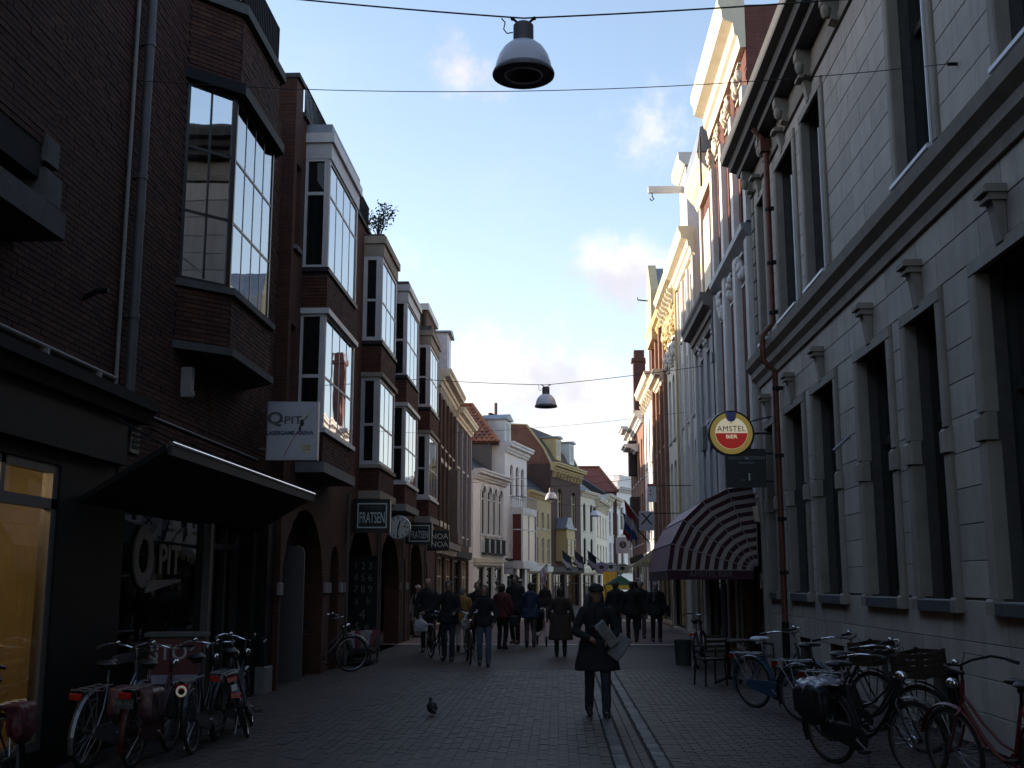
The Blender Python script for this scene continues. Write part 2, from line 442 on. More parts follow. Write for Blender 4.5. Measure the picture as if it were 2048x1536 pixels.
def shell_into(mb, x0, x1, z1, depth, y=0.0, g=.006):
    """side walls, rear and flat top of the mass behind a facade"""
    x0 += g; x1 -= g
    mb.poly([(x0,y,0),(x0,y,z1),(x0,y+depth,z1),(x0,y+depth,0)]); mb.poly([(x1,y,z1),(x1,y,0),(x1,y+depth,0),(x1,y+depth,z1)])
    mb.poly([(x0,y+depth,0),(x0,y+depth,z1),(x1,y+depth,z1),(x1,y+depth,0)]); mb.poly([(x0,y,z1),(x1,y,z1),(x1,y+depth,z1),(x0,y+depth,z1)])
    return mb
def window(root, x0, x1, z0, z1, y=.14, nx=1, rows=None, fw=.06, m=None, glass=None, sill=None, fd=.06, bar=.03, curtain=None, face_T=None, front=False):
    """frame mesh 'window' with panes (and sill) as its children; rows = list of fractions of the height, bottom up"""
    m = m or WHITE; glass = glass or G_DARK; rows = rows or [1.0]
    mb = MB(); mb.T = face_T
    mb.box(x0, x0+fw, y-fd, y, z0, z1); mb.box(x1-fw, x1, y-fd, y, z0, z1)
    mb.box(x0+fw, x1-fw, y-fd, y, z0, z0+fw); mb.box(x0+fw, x1-fw, y-fd, y, z1-fw, z1)
    zs = [z0+fw]; tot = sum(rows)
    for q in rows: zs.append(zs[-1] + (z1-z0-2*fw)*q/tot)
    for zz in zs[1:-1]: mb.box(x0+fw, x1-fw, y-fd*.8, y, zz-bar, zz+bar)
    xs = [x0+fw+(x1-x0-2*fw)*k/nx for k in range(nx+1)]
    for xx in xs[1:-1]:
        for k in range(len(rows)): mb.box(xx-bar*.8, xx+bar*.8, y-fd*.7, y, zs[k]+bar, zs[k+1]-bar)
    w = mb.build('window', m, root)
    for i in range(nx):
        for k in range(len(rows)):
            p = MB(); p.T = face_T; yp = y-fd*.55 if front else y-.012
            p.poly([(xs[i],yp,zs[k]),(xs[i+1],yp,zs[k]),(xs[i+1],yp,zs[k+1]),(xs[i],yp,zs[k+1])])
            p.build('pane', glass, w)
    if sill:
        s_ = MB(); s_.T = face_T; s_.sweep([(y,z0-.07),(-.06,z0-.09),(-.07,z0-.02),(y,z0)], x0-.06, x1+.06); s_.build('sill', sill, w)
    return w
def cornice(root, x0, x1, z, h, d, m, name='cornice', y=0.0):
    mb = MB()
    mb.sweep([(y,z),(y-.22*d,z),(y-.30*d,z+.22*h),(y-.42*d,z+.26*h),(y-.46*d,z+.48*h),(y-.85*d,z+.56*h),(y-.88*d,z+.74*h),(y-d,z+.86*h),(y-d,z+h),(y,z+h)], x0, x1)
    return mb.build(name, m, root)
def bracket(root, x, z, w, h, d, m, y=0.0):
    mb = MB(); mb.yprism([(x-w/2,z),(x+w/2,z),(x+w/2,z+h),(x-w/2,z+h)], y-d*.55, y)
    mb.T = Matrix.Translation((x,0,0)); mb.sweep([(y-d*.5,z+.05*h),(y-d*.8,z+.25*h),(y-d*.62,z+.5*h),(y-d,z+.8*h),(y-d,z+h),(y-d*.4,z+h)], -w*.38, w*.38)
    return mb.build('bracket', m, root)
def carving(root, x, z, s, m, y=0.0, seed=0, name='carved_ornament'):
    """small plaster head of leaves and scrolls"""
    rnd = random.Random(seed); mb = MB()
    for k in range(9):
        a = rnd.uniform(0, 2*PI); r_ = rnd.uniform(.0, .42)*s
        mb.ell((x+r_*math.cos(a)*.7, y-.05*s-rnd.uniform(0, .12)*s, z+r_*math.sin(a)), (s*rnd.uniform(.1, .2), s*rnd.uniform(.08, .16), s*rnd.uniform(.1, .22)), 7, 5)
    mb.ell((x, y-.14*s, z+.1*s), (.16*s, .14*s, .2*s), 8, 6)
    mb.box(x-.3*s, x+.3*s, y-.10*s, y-.001, z-.5*s, z-.42*s); mb.box(x-.36*s, x+.36*s, y-.16*s, y-.001, z+.42*s, z+.5*s)
    return mb.build(name, m, root, smooth=True)

# ------------------------------------------------------------------ ground
PAVE = brickmat('street_clinker', (.045,.031,.0265), (.056,.038,.032), (.020,.0165,.015), bw=.212, bh=.104, mort=.008, bump=.5, flat=True, swap=True, rough=.7)
g = MB(); g.poly([(-400,-60,-.02),(400,-60,-.02),(400,900,-.02),(-400,900,-.02)])
tag(g.build('ground', mat('distant_ground', (.09,.085,.08), .9, .2, .3)), kind='structure')
g = MB(); g.poly([(-12,-20,0),(6,-20,0),(6,33,0),(-12,33,0)])
street = tag(g.build('street', PAVE), kind='structure')
g = MB(); g.poly([(-40,32.4,.004),(40,32.4,.004),(40,51.2,.004),(-40,51.2,.004)])
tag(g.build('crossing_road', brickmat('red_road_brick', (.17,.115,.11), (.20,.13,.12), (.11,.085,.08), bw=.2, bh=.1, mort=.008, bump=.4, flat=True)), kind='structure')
g = MB(); g.poly([(-40,33,0),(40,33,0),(40,260,0),(-40,260,0)])
tag(g.build('far_street', brickmat('far_clinker', (.10,.08,.075), (.12,.09,.085), (.05,.045,.04), bw=.4, bh=.2, mort=.012, bump=.3, flat=True)), kind='structure')
KERB = mat('pale_kerb_stone', (.42,.38,.36), .8, .15, 5)
for n_, y0, y1 in (('near_kerb', 32.25, 32.5), ('far_kerb', 51.05, 51.5)):
    g = MB(); x = -9.0
    while x < 9.0:
        g.bbox(x+.005, x+.995, y0, y1, 0, .012 if y0 < 40 else .03, .004); x += 1.0
    tag(g.build(n_, KERB), kind='structure')

# clinker pavers near the camera: each a brick of its own, laid in running bond
pav_m = [mat('clinker_%d' % i, c, .62, .25, 9, bump=.25, bscale=60, world=True, dirt=.7, dirtcol=(.014,.0125,.0115), dscale=.9, dstretch=(1,.6,1)) for i, c in enumerate(((.043,.030,.0255), (.053,.036,.030), (.034,.025,.0225)))]
joint = mat('paving_joint', (.020,.018,.017), .95, .3, 20)
g = MB(); g.poly([(-9,9.6,.003),(4.6,9.6,.003),(4.6,23.0,.003),(-9,23.0,.003)])
tag(g.build('paving_bed', joint, street), kind='structure')
pv = []
for m_ in pav_m:
    q = MB(); q.bbox(-.0508, .0508, -.1, .1, 0, .02, .002); pv.append(q.mesh('paver', m_))
rest = MB(); cnt = 0; rows_ = []
x = -8.6; col_ = 0
while x < .49:                      # left of the channel: bricks lie along the street
    y = 9.8 - (.105 if col_ % 2 else 0) + random.uniform(-.008, .008)
    while y < 23.0: rows_.append((x, y + random.uniform(-.003, .003), 0)); y += .212
    x += .104; col_ += 1
y = 9.8; row = 0
while y < 23.0:                     # right of the channel: across the street
    x = 1.17 - (.105 if row % 2 else 0)
    while x < 4.3: rows_.append((max(x, 1.17), y, 1)); x += .212
    y += .106; row += 1
rows_.sort(key=lambda p: p[1])
def seen(x, y): return abs(x + .041*y) < .43*y + .1 and y > 10.9
for (x, y, o_) in rows_:
    k = random.choice((0,0,1,1,2)); z = -.012 + random.uniform(-.0018, .0022) + .004*noise.noise((x*.8, y*.8, 0)); tw = random.uniform(-.012,.012) + (PI/2 if o_ else 0)
    if cnt < 280 and seen(x, y) and abs(x) < 3:
        place('paver', pv[k], street, (x, y, z), (random.uniform(-.012,.012), random.uniform(-.012,.012), tw)); cnt += 1
    else:
        if not seen(x, y+1.5): continue
        rest.T = Matrix.Translation((x, y, z)) @ Matrix.Rotation(tw, 4, 'Z') @ Matrix.Rotation(random.uniform(-.012,.012), 4, 'X')
        rest.mi = k; b = rest.av([(-.0492,-.0965,.02),(.0492,-.0965,.02),(.0492,.0965,.02),(-.0492,.0965,.02),(-.0505,-.1,.008),(.0505,-.1,.008),(.0505,.1,.008),(-.0505,.1,.008)])
        for q in ((0,1,2,3),(4,5,1,0),(5,6,2,1),(6,7,3,2),(7,4,0,3)): rest.f.append(tuple(b+i for i in q)); rest.m.append(k)
tag(rest.build('paving_bricks', pav_m, street), kind='stuff')
# drainage channel: two lines of granite setts with clinker between
sett = [mat('granite_sett_%d' % i, c, .6, .25, 14, bump=.4, bscale=40) for i, c in enumerate(((.075,.077,.080), (.12,.122,.125), (.05,.052,.055)))]
sm_ = []
for i in range(3):
    q = MB(); q.bbox(-.065, .065, -.085, .085, 0, .05, .012); sm_.append(q.mesh('sett', sett[i]))
channel = tag(empty('drain_channel', (0,0,0)), kind='structure')
q = MB(); q.box(.51, 1.06, 10.2, 33, -.01, .0045); q.build('channel_bed', joint, channel)
for cxp in (.585, .975):
    y = 10.6
    while y < 32.2:
        place('sett', sm_[random.choice((0,0,1,2))], channel, (cxp + random.uniform(-.006,.006), y, -.026 + random.uniform(-.004,.004)), (random.uniform(-.03,.03), random.uniform(-.04,.04), random.uniform(-.04,.04)))
        y += .18 if y < 22 else .19
q = MB(); y = 10.6
while y < 24:
    for xx in (.73, .83): q.mi = random.choice((0,1,2)); q.bbox(xx-.046, xx+.046, y-.1, y+.1, -.02, .010+random.uniform(-.002,.002), .005)
    y += .21
tag(q.build('channel_bricks', pav_m, channel), kind='stuff')
# iron covers set flush, and a shallow puddle by the arcade
for (x, y, w, d_) in ((1.9,15.6,.34,.20), (-3.1,14.9,.30,.18), (2.6,19.8,.5,.14)):
    q = MB(); q.bbox(x-w/2, x+w/2, y-d_/2, y+d_/2, 0, .011, .003); q.build('iron_cover', DARKM, street)
q = MB(); n_ = 26; q.poly([(-3.1+(.95+.25*math.sin(k*2.2))*math.cos(2*PI*k/n_), 22.6+(.18+.05*math.sin(k*1.7))*math.sin(2*PI*k/n_), .006) for k in range(n_)])
q.build('puddle', mat('puddle_water', (.012,.011,.011), .06, .2, spec=.5), street)
rnd = random.Random(11); q = MB()
for k in range(34):
    x, y, a = rnd.uniform(-4.2, 4.0), rnd.uniform(11.2, 26), rnd.uniform(0, 6.3); r0 = rnd.uniform(.012, .035)
    q.poly([(x+r0*rnd.uniform(.5,1.2)*math.cos(a+t), y+r0*rnd.uniform(.5,1.2)*math.sin(a+t), .0155+rnd.uniform(0,.004)) for t in (0, 1.3, 2.5, 3.6, 5.0)])
tag(q.build('litter_scraps', mat('litter_paper', (.20,.17,.13), .8, .5, 3, world=True), street), kind='stuff')
# ------------------------------------------------------------------ near left: dark brick building with canted bay
B1 = [mat('dark_red_brick_%d' % i, c, .85, .25, 14, bump=.35, bscale=70, spec=.25, world=True, dirt=.6, dirtcol=(.02,.013,.011), dscale=.8) for i, c in enumerate(((.058,.022,.015), (.043,.017,.013), (.072,.029,.018)))]
MORT = mat('dark_mortar', (.012,.010,.009), .95, .25, 12)
X1 = -4.75
root, _ = facade('brick_building', 'dark red brick building with canted bay window and lasergame sign, nearest on the left', (X1, -14), (X1, 18.36))
O1 = 14.0   # local x = Y + O1
def Y1(y): return y + O1
mb = MB()
wall_into(mb, 0, Y1(18.36), 3.4, 9.6, [(Y1(13.5), Y1(16.5), 4.75, 9.3)], .05)
shell_into(mb, 0, Y1(18.36), 9.6, 9)
mb.box(0, Y1(18.3), 2.6, 8.5, 9.62, 13.3)  # unseen set-back storey, added to keep sun off the fronts opposite
mb.build('wall', MORT, root)
bm_ = place  # bricks of the front wall
brick_mesh = []
for i in range(3):
    q = MB(); q.bbox(-.1028, .1028, -.014, 0, -.025, .025, .003); brick_mesh.append(q.mesh('brick', B1[i]))
cntb = [0]
def keep(a0, a1, b0, b1, p):
    if cntb[0] < 290 and abs(a1-a0-.2056) < .002 and 8.95 < a0+8.0 < 12.0 and 4.0 < b0+3.72 < 6.0 and not (a0+8.0 < 9.35):
        o = place('brick', brick_mesh[random.choice((0,0,1,2))], root, (Y1(8.0)+(a0+a1)/2, random.uniform(-.002,.002), 3.72+(b0+b1)/2)); cntb[0] += 1; return True
    return False
def skip1(a, b, a0, a1):
    y, z = a+8.0, b+3.72
    return (13.45 < y < 16.55 and 4.6 < z < 9.4) or (y < 9.2 and z > 4.7)
mb = MB(); bricks_into(mb, (Y1(8.0), 0, 3.72), (1,0,0), (0,0,1), (0,-1,0), 10.34, 5.86, skip=skip1, keep=keep)
tag(mb.build('wall_bricks', B1, root), kind='stuff')
# lower brick strip beside the shop fronts
mb = MB(); bricks_into(mb, (Y1(11.9), 0, 2.75), (1,0,0), (0,0,1), (0,-1,0), 6.44, .96); tag(mb.build('frieze_bricks', B1, root), kind='stuff')
mb = MB(); wall_into(mb, Y1(11.88), Y1(18.36), 2.7, 3.4, (), .05, .002); mb.build('frieze_wall', MORT, root)
# projecting brick oriel at the far left, resting on stone
mb = MB(); mb.box(Y1(4), Y1(9.16), -.36, 0, 5.10, 9.6); mb.build('oriel', MORT, root)
mb = MB(); bricks_into(mb, (Y1(5), -.36, 5.4), (1,0,0), (0,0,1), (0,-1,0), 4.16, 4.2, skip=lambda a,b,c,d: a < 3.35 and b > 2.6)
bricks_into(mb, (Y1(9.16), -.36, 5.4), (0,1,0), (0,0,1), (1,0,0), .36, 4.2); tag(mb.build('oriel_bricks', B1, root), kind='stuff')
mb = MB(); mb.bbox(Y1(4), Y1(9.3), -.46, 0, 4.66, 4.92, .03); mb.build('stone_ledge', STONE, root)
mb = MB(); mb.bbox(Y1(8.92), Y1(9.24), -.43, 0, 4.92, 5.20, .02); mb.bbox(Y1(8.94), Y1(9.21), -.40, 0, 5.27, 5.52, .02); mb.build('stone_corbel', STONE, root)
window(root, Y1(6), Y1(8.4), 8.0, 9.5, -.37, 2, m=BLACK, glass=G_BAY)
# canted bay
bay = [(Y1(13.45), 0), (Y1(14.0), -.52), (Y1(16.0), -.52), (Y1(16.55), 0)]
for z0, z1 in ((4.68, 5.38), (8.28, 9.28)): mb = MB(); mb.prism(list(reversed(bay)), z0, z1); mb.build('bay_core', MORT, root)
mb = MB()
for z0, hh in ((4.70, .66), (8.30, .96)):
    for i in range(3):
        a, b = Vector(bay[i]+(z0,)), Vector(bay[i+1]+(z0,)); u = (b-a); L_ = u.length; u.normalize(); n_ = Vector((u.y, -u.x, 0))
        bricks_into(mb, a, u, (0,0,1), n_, L_, hh)
tag(mb.build('bay_bricks', B1, root), kind='stuff')
def off(poly, d):
    a, b, c, e = poly; return [(a[0]-d, 0), (b[0]-d*.6, b[1]-d), (c[0]+d*.6, c[1]-d), (e[0]+d, 0)]
for nm, z0, z1, d_, m_ in (('bay_ledge', 4.58, 4.68, .07, STONE), ('bay_sill', 5.38, 5.47, .07, STONE), ('bay_lintel', 8.13, 8.28, .10, BLACK), ('coping', 9.28, 9.42, .09, STONE)):
    mb = MB(); mb.prism(list(reversed(off(bay, d_))), z0, z1); mb.build(nm, m_, root)
FRB = mat('dark_bronze_frame', (.035,.030,.026), .35, .15, metal=.3)
for i, (nx, rw) in enumerate(((2, [1,1,.95]), (4, [1,1,.95]), (2, [1,1,1]))):
    a, b = Vector(bay[i]+(0,)), Vector(bay[i+1]+(0,)); u = b-a; L_ = u.length
    T = Matrix.Translation(a) @ Matrix.Rotation(math.atan2(u.y, u.x), 4, 'Z')
    window(root, .02, L_-.02, 5.48, 8.13, .06, nx, rw, .05, FRB, glassmat('bay_clear', ior=2.2, wav=.03, wscale=.8, trans=.85, gain=.28), bar=.018, face_T=T, front=True, fd=.035)
# the room behind the bay: wall and curtains coloured paler to imitate reflected sunlit fronts
mb = MB(); mb.box(Y1(13.5), Y1(16.5), .9, .95, 5.3, 8.4); mb.box(Y1(13.5), Y1(16.5), .1, .95, 5.25, 5.3); mb.box(Y1(13.5), Y1(16.5), .05, .95, 8.2, 8.25)
mb.box(Y1(13.42), Y1(13.47), .06, .95, 5.3, 8.4); mb.box(Y1(16.53), Y1(16.58), .06, .95, 5.3, 8.4); mb.build('room', mat('room_wall', (.50,.43,.32), .9, .2, 2), root)
for x0 in (13.75, 15.6):
    mb = MB()
    pts = [(Y1(x0 + k*.02), .10 + .025*math.sin(k*1.4)) for k in range(26)]
    for k in range(25): mb.poly([pts[k]+(5.5,), pts[k+1]+(5.5,), pts[k+1]+(8.1,), pts[k]+(8.1,)])
    mb.build('curtain', mat('curtain_cloth', (.60,.55,.50), .9, .1), root, smooth=True)
# railing on the roof of the bay
mb = MB(); rl = [(Y1(13.5), -.05), (Y1(14.0), -.50), (Y1(15.95), -.50), (Y1(16.4), -.05)]
for i in range(3):
    a, b = Vector(rl[i]), Vector(rl[i+1]); n_ = int((b-a).length/.09)
    for z in (9.50, 10.12): mb.tube([(a.x,a.y,z),(b.x,b.y,z)], .018, 6)
    for k in range(n_+1):
        p = a.lerp(b, k/n_); mb.box(p.x-.011, p.x+.011, p.y-.011, p.y+.011, 9.42, 10.12)
mb.build('railing', BLACK, root)
# drain pipe and conduits
mb = MB(); mb.tube([(Y1(11.83),-.11,3.6),(Y1(11.83),-.11,9.6)], .055, 10)
for z in (4.6, 6.2, 7.8, 9.2): mb.tube([(Y1(11.83),-.11,z-.03),(Y1(11.83),-.11,z+.03)], .066, 10); mb.box(Y1(11.80),Y1(11.86),-.08,0,z-.02,z+.02)
mb.build('drainpipe', mat('grey_pipe', (.085,.08,.085), .5, .12), root, smooth=True)
mb = MB(); mb.tube([(Y1(12.4),-.03,3.62),(Y1(17.4),-.03,3.62)], .014, 6); mb.build('conduit', mat('pale_conduit', (.26,.24,.22), .6, .1), root, smooth=True); mb = MB(); mb.tube([(Y1(5),-.05,3.86),(Y1(11.6),-.05,3.86),(Y1(11.6),-.05,3.78)], .022, 8); mb.tube([(Y1(11.6),-.05,9.6),(Y1(11.6),-.05,3.70)], .022, 8)
mb.box(Y1(11.55), Y1(11.66), -.10, 0, 3.62, 3.74)
for k in range(5): mb.box(Y1(6.3+k*1.2), Y1(6.34+k*1.2), -.09, 0, 3.72, 3.84)
mb.build('conduit', mat('pale_conduit', (.26,.24,.22), .6, .1), root, smooth=True)
# shop cornice above the lit window
mb = MB(); mb.sweep([(0,3.46),(-.18,3.46),(-.22,3.58),(-.26,3.60),(-.26,3.71),(0,3.71)], Y1(0), Y1(12.35)); mb.build('shop_cornice', mat('dark_cornice', (.013,.012,.012), .8, .2, spec=.15), root)
mb = MB(); mb.box(Y1(0), Y1(11.9), -.10, .10, 2.96, 3.46); mb.build('shop_fascia', BLACK, root)
mb = MB(); mb.box(Y1(12.15), Y1(12.42), -.035, 0, 3.14, 3.52); mb.build('vent_frame', mat('vent_grey', (.12,.12,.115), .5), root)
for k in range(5):
    mb = MB(); mb.box(Y1(12.2), Y1(12.38), -.05, -.036, 3.19+k*.062, 3.225+k*.062); mb.build('slat', BLACK, root)
mb = MB(); mb.box(Y1(13.75), Y1(13.87), -.14, 0, 4.02, 4.40); mb.box(Y1(13.78), Y1(13.86), -.16, -.14, 4.04, 4.10); mb.build('wall_lamp', mat('lamp_grey', (.2,.19,.18), .5), root)
mb = MB(); mb.tube([(Y1(10.75),0,4.52),(Y1(10.75),-.16,4.60),(Y1(10.75),-.26,4.60)], .03, 8); mb.build('flag_holder', BLACK, root)
# ground floor: lit shop, black pier, dark shop window, entrance
mb = MB()
wall_into(mb, 0, Y1(11.5), 0, 2.96, [(Y1(5.2), Y1(10.55), .22, 2.82)], .06)
wall_into(mb, Y1(11.5), Y1(18.36), 0, 2.96, [(Y1(12.2), Y1(15.3), .95, 2.66), (Y1(15.5), Y1(17.5), .02, 2.66)], .35)
mb.build('shop_front', mat('black_tiles', (.008,.008,.008), .6, .3, 3, spec=.15), root)
# lit interior
WARM = mat('warm_panel', (.50,.41,.25), .8, .25, 1.0)
mb = MB(); mb.box(Y1(5), Y1(11.2), 1.1, 1.15, 0, 3.0); mb.box(Y1(11.2), Y1(11.25), .13, 1.15, 0, 3.0); mb.box(Y1(5), Y1(11.25), .13, 1.15, -.01, .2); mb.box(Y1(5), Y1(11.25), .13, 1.15, 2.9, 2.95); mb.box(Y1(4.95), Y1(5), .36, 1.15, 0, 3)
mb.build('shop_interior', WARM, root)
mb = MB(); mb.box(Y1(5.15), Y1(10.58), .02, .10, 2.40, 2.50); mb.box(Y1(10.43), Y1(10.55), .02, .12, .22, 2.82); mb.box(Y1(9.42), Y1(9.50), .02, .10, 2.5, 2.82); mb.box(Y1(5.2), Y1(10.43), .02, .12, 2.74, 2.82); mb.box(Y1(5.2), Y1(10.43), .02, .12, .22, .30)
mb.build('shop_window_frame', mat('window_alu', (.16,.15,.14), .4, .1, metal=.5), root)
for (a, b, c, d) in ((5.2, 10.43, .3, 2.4), (9.5, 10.43, 2.5, 2.74), (5.2, 9.42, 2.5, 2.74)):
    mb = MB(); mb.poly([(Y1(a),.05,c),(Y1(b),.05,c),(Y1(b),.05,d),(Y1(a),.05,d)]); mb.build('pane', G_CLEAR, root)
for xx in (9.5, 8.2): mb = MB(); mb.lathe([(.0,2.88),(.09,2.88),(.10,2.80),(.06,2.80)], 14, Matrix.Translation((Y1(xx),.75,0))); mb.build('ceiling_spot', mat('spot_lamp', (.6,.5,.4), .4, emit=(1,.74,.38,5.0)), root, smooth=True)
for yy in (9.55, 8.2):
    ld = D.lights.new('shop_lamp', 'POINT'); ld.energy = 2.6; ld.color = (1, .74, .40); ld.shadow_soft_size = .08
    lo = D.objects.new('shop_lamp', ld); COL.objects.link(lo); lo.parent = root; lo.location = (Y1(yy), .72, 2.72)
# dark shop window with big letters
# things in the lit window: panel joints, a hanging mobile and a rounded chair back
for xx in (7.9, 9.0, 10.1):
    mb = MB(); mb.box(Y1(xx), Y1(xx)+.012, 1.085, 1.1, .2, 2.9); mb.build('panel_joint', mat('joint_brown', (.12,.08,.04), .8), root)
mb = MB(); mb.tube([(Y1(9.85),.6,2.9),(Y1(9.85),.6,1.75)], .004, 4); mb.tube([(Y1(9.6),.6,1.80),(Y1(9.85),.6,1.75),(Y1(10.1),.6,1.68)], .006, 4)
for dx, dz in ((-.25,-.12), (.0,-.22), (.25,-.16)): mb.tube([(Y1(9.85+dx),.6,1.75),(Y1(9.85+dx),.6,1.75+dz)], .003, 4); mb.ell((Y1(9.85+dx),.6,1.72+dz), (.035,.035,.05), 8, 6)
mb.build('hanging_mobile', DARKM, root, smooth=True)
mb = MB(); mb.cap((Y1(10.05),.7,.35), (Y1(10.05),.75,.75), .22, .2); mb.cap((Y1(10.3),.6,.45), (Y1(10.3),.75,.45), .16, .14); blob(mb, 'tub_chair', mat('chair_grey', (.16,.17,.16), .8), root, .025, 4)
mb = MB(); mb.poly([(Y1(12.2),.08,.95),(Y1(15.3),.08,.95),(Y1(15.3),.08,2.66),(Y1(12.2),.08,2.66)]); mb.build('shop_pane', glassmat('black_glass', (.004,.004,.004), 1.5, .01), root)
mb = MB(); mb.box(Y1(12.1), Y1(15.35), -.03, .05, .86, .95); mb.box(Y1(15.26), Y1(15.36), -.02, .08, .95, 2.66); mb.build('shop_window_sill', mat('dull_steel', (.09,.088,.09), .5), root)
SILV = mat('brushed_letters', (.13,.12,.115), .5, .12)
mb = MB(); n_ = 28
for k in range(n_):
    a0, a1 = 2*PI*k/n_, 2*PI*(k+1)/n_; cx_, cz_ = Y1(12.98), 2.02
    q = [(cx_+r_*math.cos(a)*.86, cz_+r_*math.sin(a)) for r_, a in ((.20,a0),(.36,a0),(.36,a1),(.20,a1))]
    mb.yprism(list(reversed(q)), .045, .07)
mb.yprism([(Y1(13.1),1.60),(Y1(14.3),1.74),(Y1(14.3),1.76),(Y1(13.1),1.74)], .045, .07)
mb.build('lettering', SILV, root)
lettering(root, 'PIT', mat('pale_letters', (.20,.15,.15), .5), (Y1(13.88), .06, 1.98), .50, .008, 1.15, bold=.008)
# entrance: door leaf, frames, step and pier with granite foot
mb = MB(); mb.poly([(Y1(15.5),.34,.02),(Y1(17.5),.34,.02),(Y1(17.5),.34,2.66),(Y1(15.5),.34,2.66)]); mb.build('door_glass', glassmat('door_glass', (.01,.01,.011), 1.5, .02), root)
mb = MB()
for xx in (15.5, 16.1, 16.75, 17.42): mb.box(Y1(xx), Y1(xx+.08), .22, .33, .02, 2.66)
mb.box(Y1(15.58), Y1(17.42), .22, .33, 2.2, 2.28); mb.box(Y1(15.58), Y1(17.42), .22, .33, 2.58, 2.66); mb.box(Y1(15.58), Y1(16.1), .22, .33, 1.68, 1.76); mb.build('door_frame', mat('door_frame_grey', (.055,.05,.048), .6, spec=.2), root)
mb = MB(); mb.bbox(Y1(17.9), Y1(18.34), -.12, 0, .42, 2.7, .02); mb.build('pier', BLACK, root)
mb = MB(); mb.bbox(Y1(17.86), Y1(18.35), -.16, 0, 0, .42, .02); mb.build('granite_foot', mat('granite_foot', (.17,.17,.17), .7, .2, 20), root)
# canopy over the entrance, tilted up towards the street
can = tag(empty('entrance_canopy', (X1, 11.0, 0), (0,0,PI/2), 'dark metal canopy with bright front edge over the black shop entrance', 'canopy'))
mb = MB(); mb.sweep([(0,2.50),(0,2.56),(-.84,3.08),(-.86,3.02)], 0, 6.66); mb.build('roof_sheet', BLACK, can)
mb = MB(); mb.box(0, 6.66, -.90, -.862, 2.97, 3.07); mb.build('front_fascia', mat('canopy_fascia', (.028,.026,.028), .6, spec=.2), can)
mb = MB(); mb.tube([(0,-.895,3.095),(6.66,-.895,3.095)], .022, 10); mb.build('bright_edge', mat('polished_edge', (.85,.84,.88), .15, .05, metal=1.0), can, smooth=True)
for k in range(5): mb = MB(); mb.tube([(.3+k*1.5,0,3.5),(.3+k*1.5,-.8,3.06)], .012, 6); mb.build('tie_rod', BLACK, can)
# ------------------------------------------------------------------ left: arcade building with four stacked bay windows
X2 = -4.55; YA2, YB2 = 18.42, 41.6
BR2 = brickmat('red_brick_wall', (.092,.033,.021), (.070,.026,.018), (.022,.017,.015))
B2 = [mat('red_brick_%d' % i, c, .85, .25, 14, bump=.3, bscale=70, spec=.25) for i, c in enumerate(((.086,.031,.021), (.068,.025,.018), (.100,.038,.025)))]
root, L2 = facade('arcade_building', 'long red brick building with four stacked white bay windows above a dark arcade', (X2, YA2), (X2, YB2))
def Y2(y): return y - YA2
big = [(18.55, 21.85), (24.2, 27.9), (28.65, 32.35), (34.3, 37.9)]; small = [(22.5, 23.4), (32.95, 33.65), (38.6, 39.3)]
ops = [(Y2(a), Y2(b), 0.0, 3.02, 1.5) for a, b in big] + [(Y2(a), Y2(b), 0.0, 2.45, .5) for a, b in small]
strip_w = [(Y2(a), Y2(b), z0, z1) for a, b in ((18.62, 18.98), (23.2, 23.75), (28.4, 28.95), (33.5, 34.2), (39.2, 40.2)) for z0, z1 in ((4.6, 6.1), (7.5, 9.0))]
mb = MB(); wall_into(mb, 0, L2, 0, 10.0, ops + strip_w, .42)
mb.poly([(.006,0,3.2),(.006,0,10.0),(.006,8,10.0),(.006,8,3.2)]); mb.poly([(.006,0,0),(.006,0,3.2),(.006,.42,3.2),(.006,.42,0)])
mb.poly([(L2-.006,0,10.0),(L2-.006,0,0),(L2-.006,8,0),(L2-.006,8,10.0)]); mb.poly([(0,.42,10.0),(L2,.42,10.0),(L2,.0,10.0),(0,0,10.0)]); mb.box(.004, .5, -.002, 1.2, 9.9, 10.5)
mb.box(.02, L2-.02, 2.4, 8.0, 9.9, 12.9)  # unseen raised roof mass, added to set the shade line across the street
mb.build('wall', BR2, root)
for (a, b, c, d) in strip_w: window(root, a, b, c, d, .16, 1, [1.4,1], .07, WHITE, G_BAY, sill=LEDGE)
mb = MB(); mb.box(.52, L2+.0, -.06, .5, 10.0, 10.08); mb.box(-.02, .52, -.05, 1.25, 10.5, 10.58); mb.build('coping', STONE, root)
# arcade: ceiling, rear shop fronts, floor kerb
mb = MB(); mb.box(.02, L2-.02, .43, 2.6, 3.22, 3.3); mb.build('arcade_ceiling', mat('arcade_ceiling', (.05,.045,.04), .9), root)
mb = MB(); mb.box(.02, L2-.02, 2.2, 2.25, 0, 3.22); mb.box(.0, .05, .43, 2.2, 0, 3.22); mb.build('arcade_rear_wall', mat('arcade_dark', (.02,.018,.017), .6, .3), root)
for a, b in big:
    w = window(root, Y2(a)+.2, Y2(b)-.2, .4, 2.7, 2.18, 2, [2,1], .07, BLACK, G_DARK)
for a, b in big + small:
    for yy in (a-.16, b+.16): mb = MB(); mb.bbox(Y2(yy)-.13, Y2(yy)+.13, -.05, -.001, 1.52, 1.72, .02); mb.build('impost_block', mat('impost_stone', (.20,.19,.18), .8, .15), root)
for a, b in big[1:]:
    for yy in (a-.2, b+.2): mb = MB(); mb.tube([(Y2(yy),-.06,.02),(Y2(yy),-.06,3.6)], .035, 8); mb.build('downpipe', mat('brown_pipe', (.10,.085,.075), .6), root, smooth=True)
PURW = mat('bay_white', (.50,.46,.45), .45, .10, 4, dirt=.25, dirtcol=(.18,.15,.13))
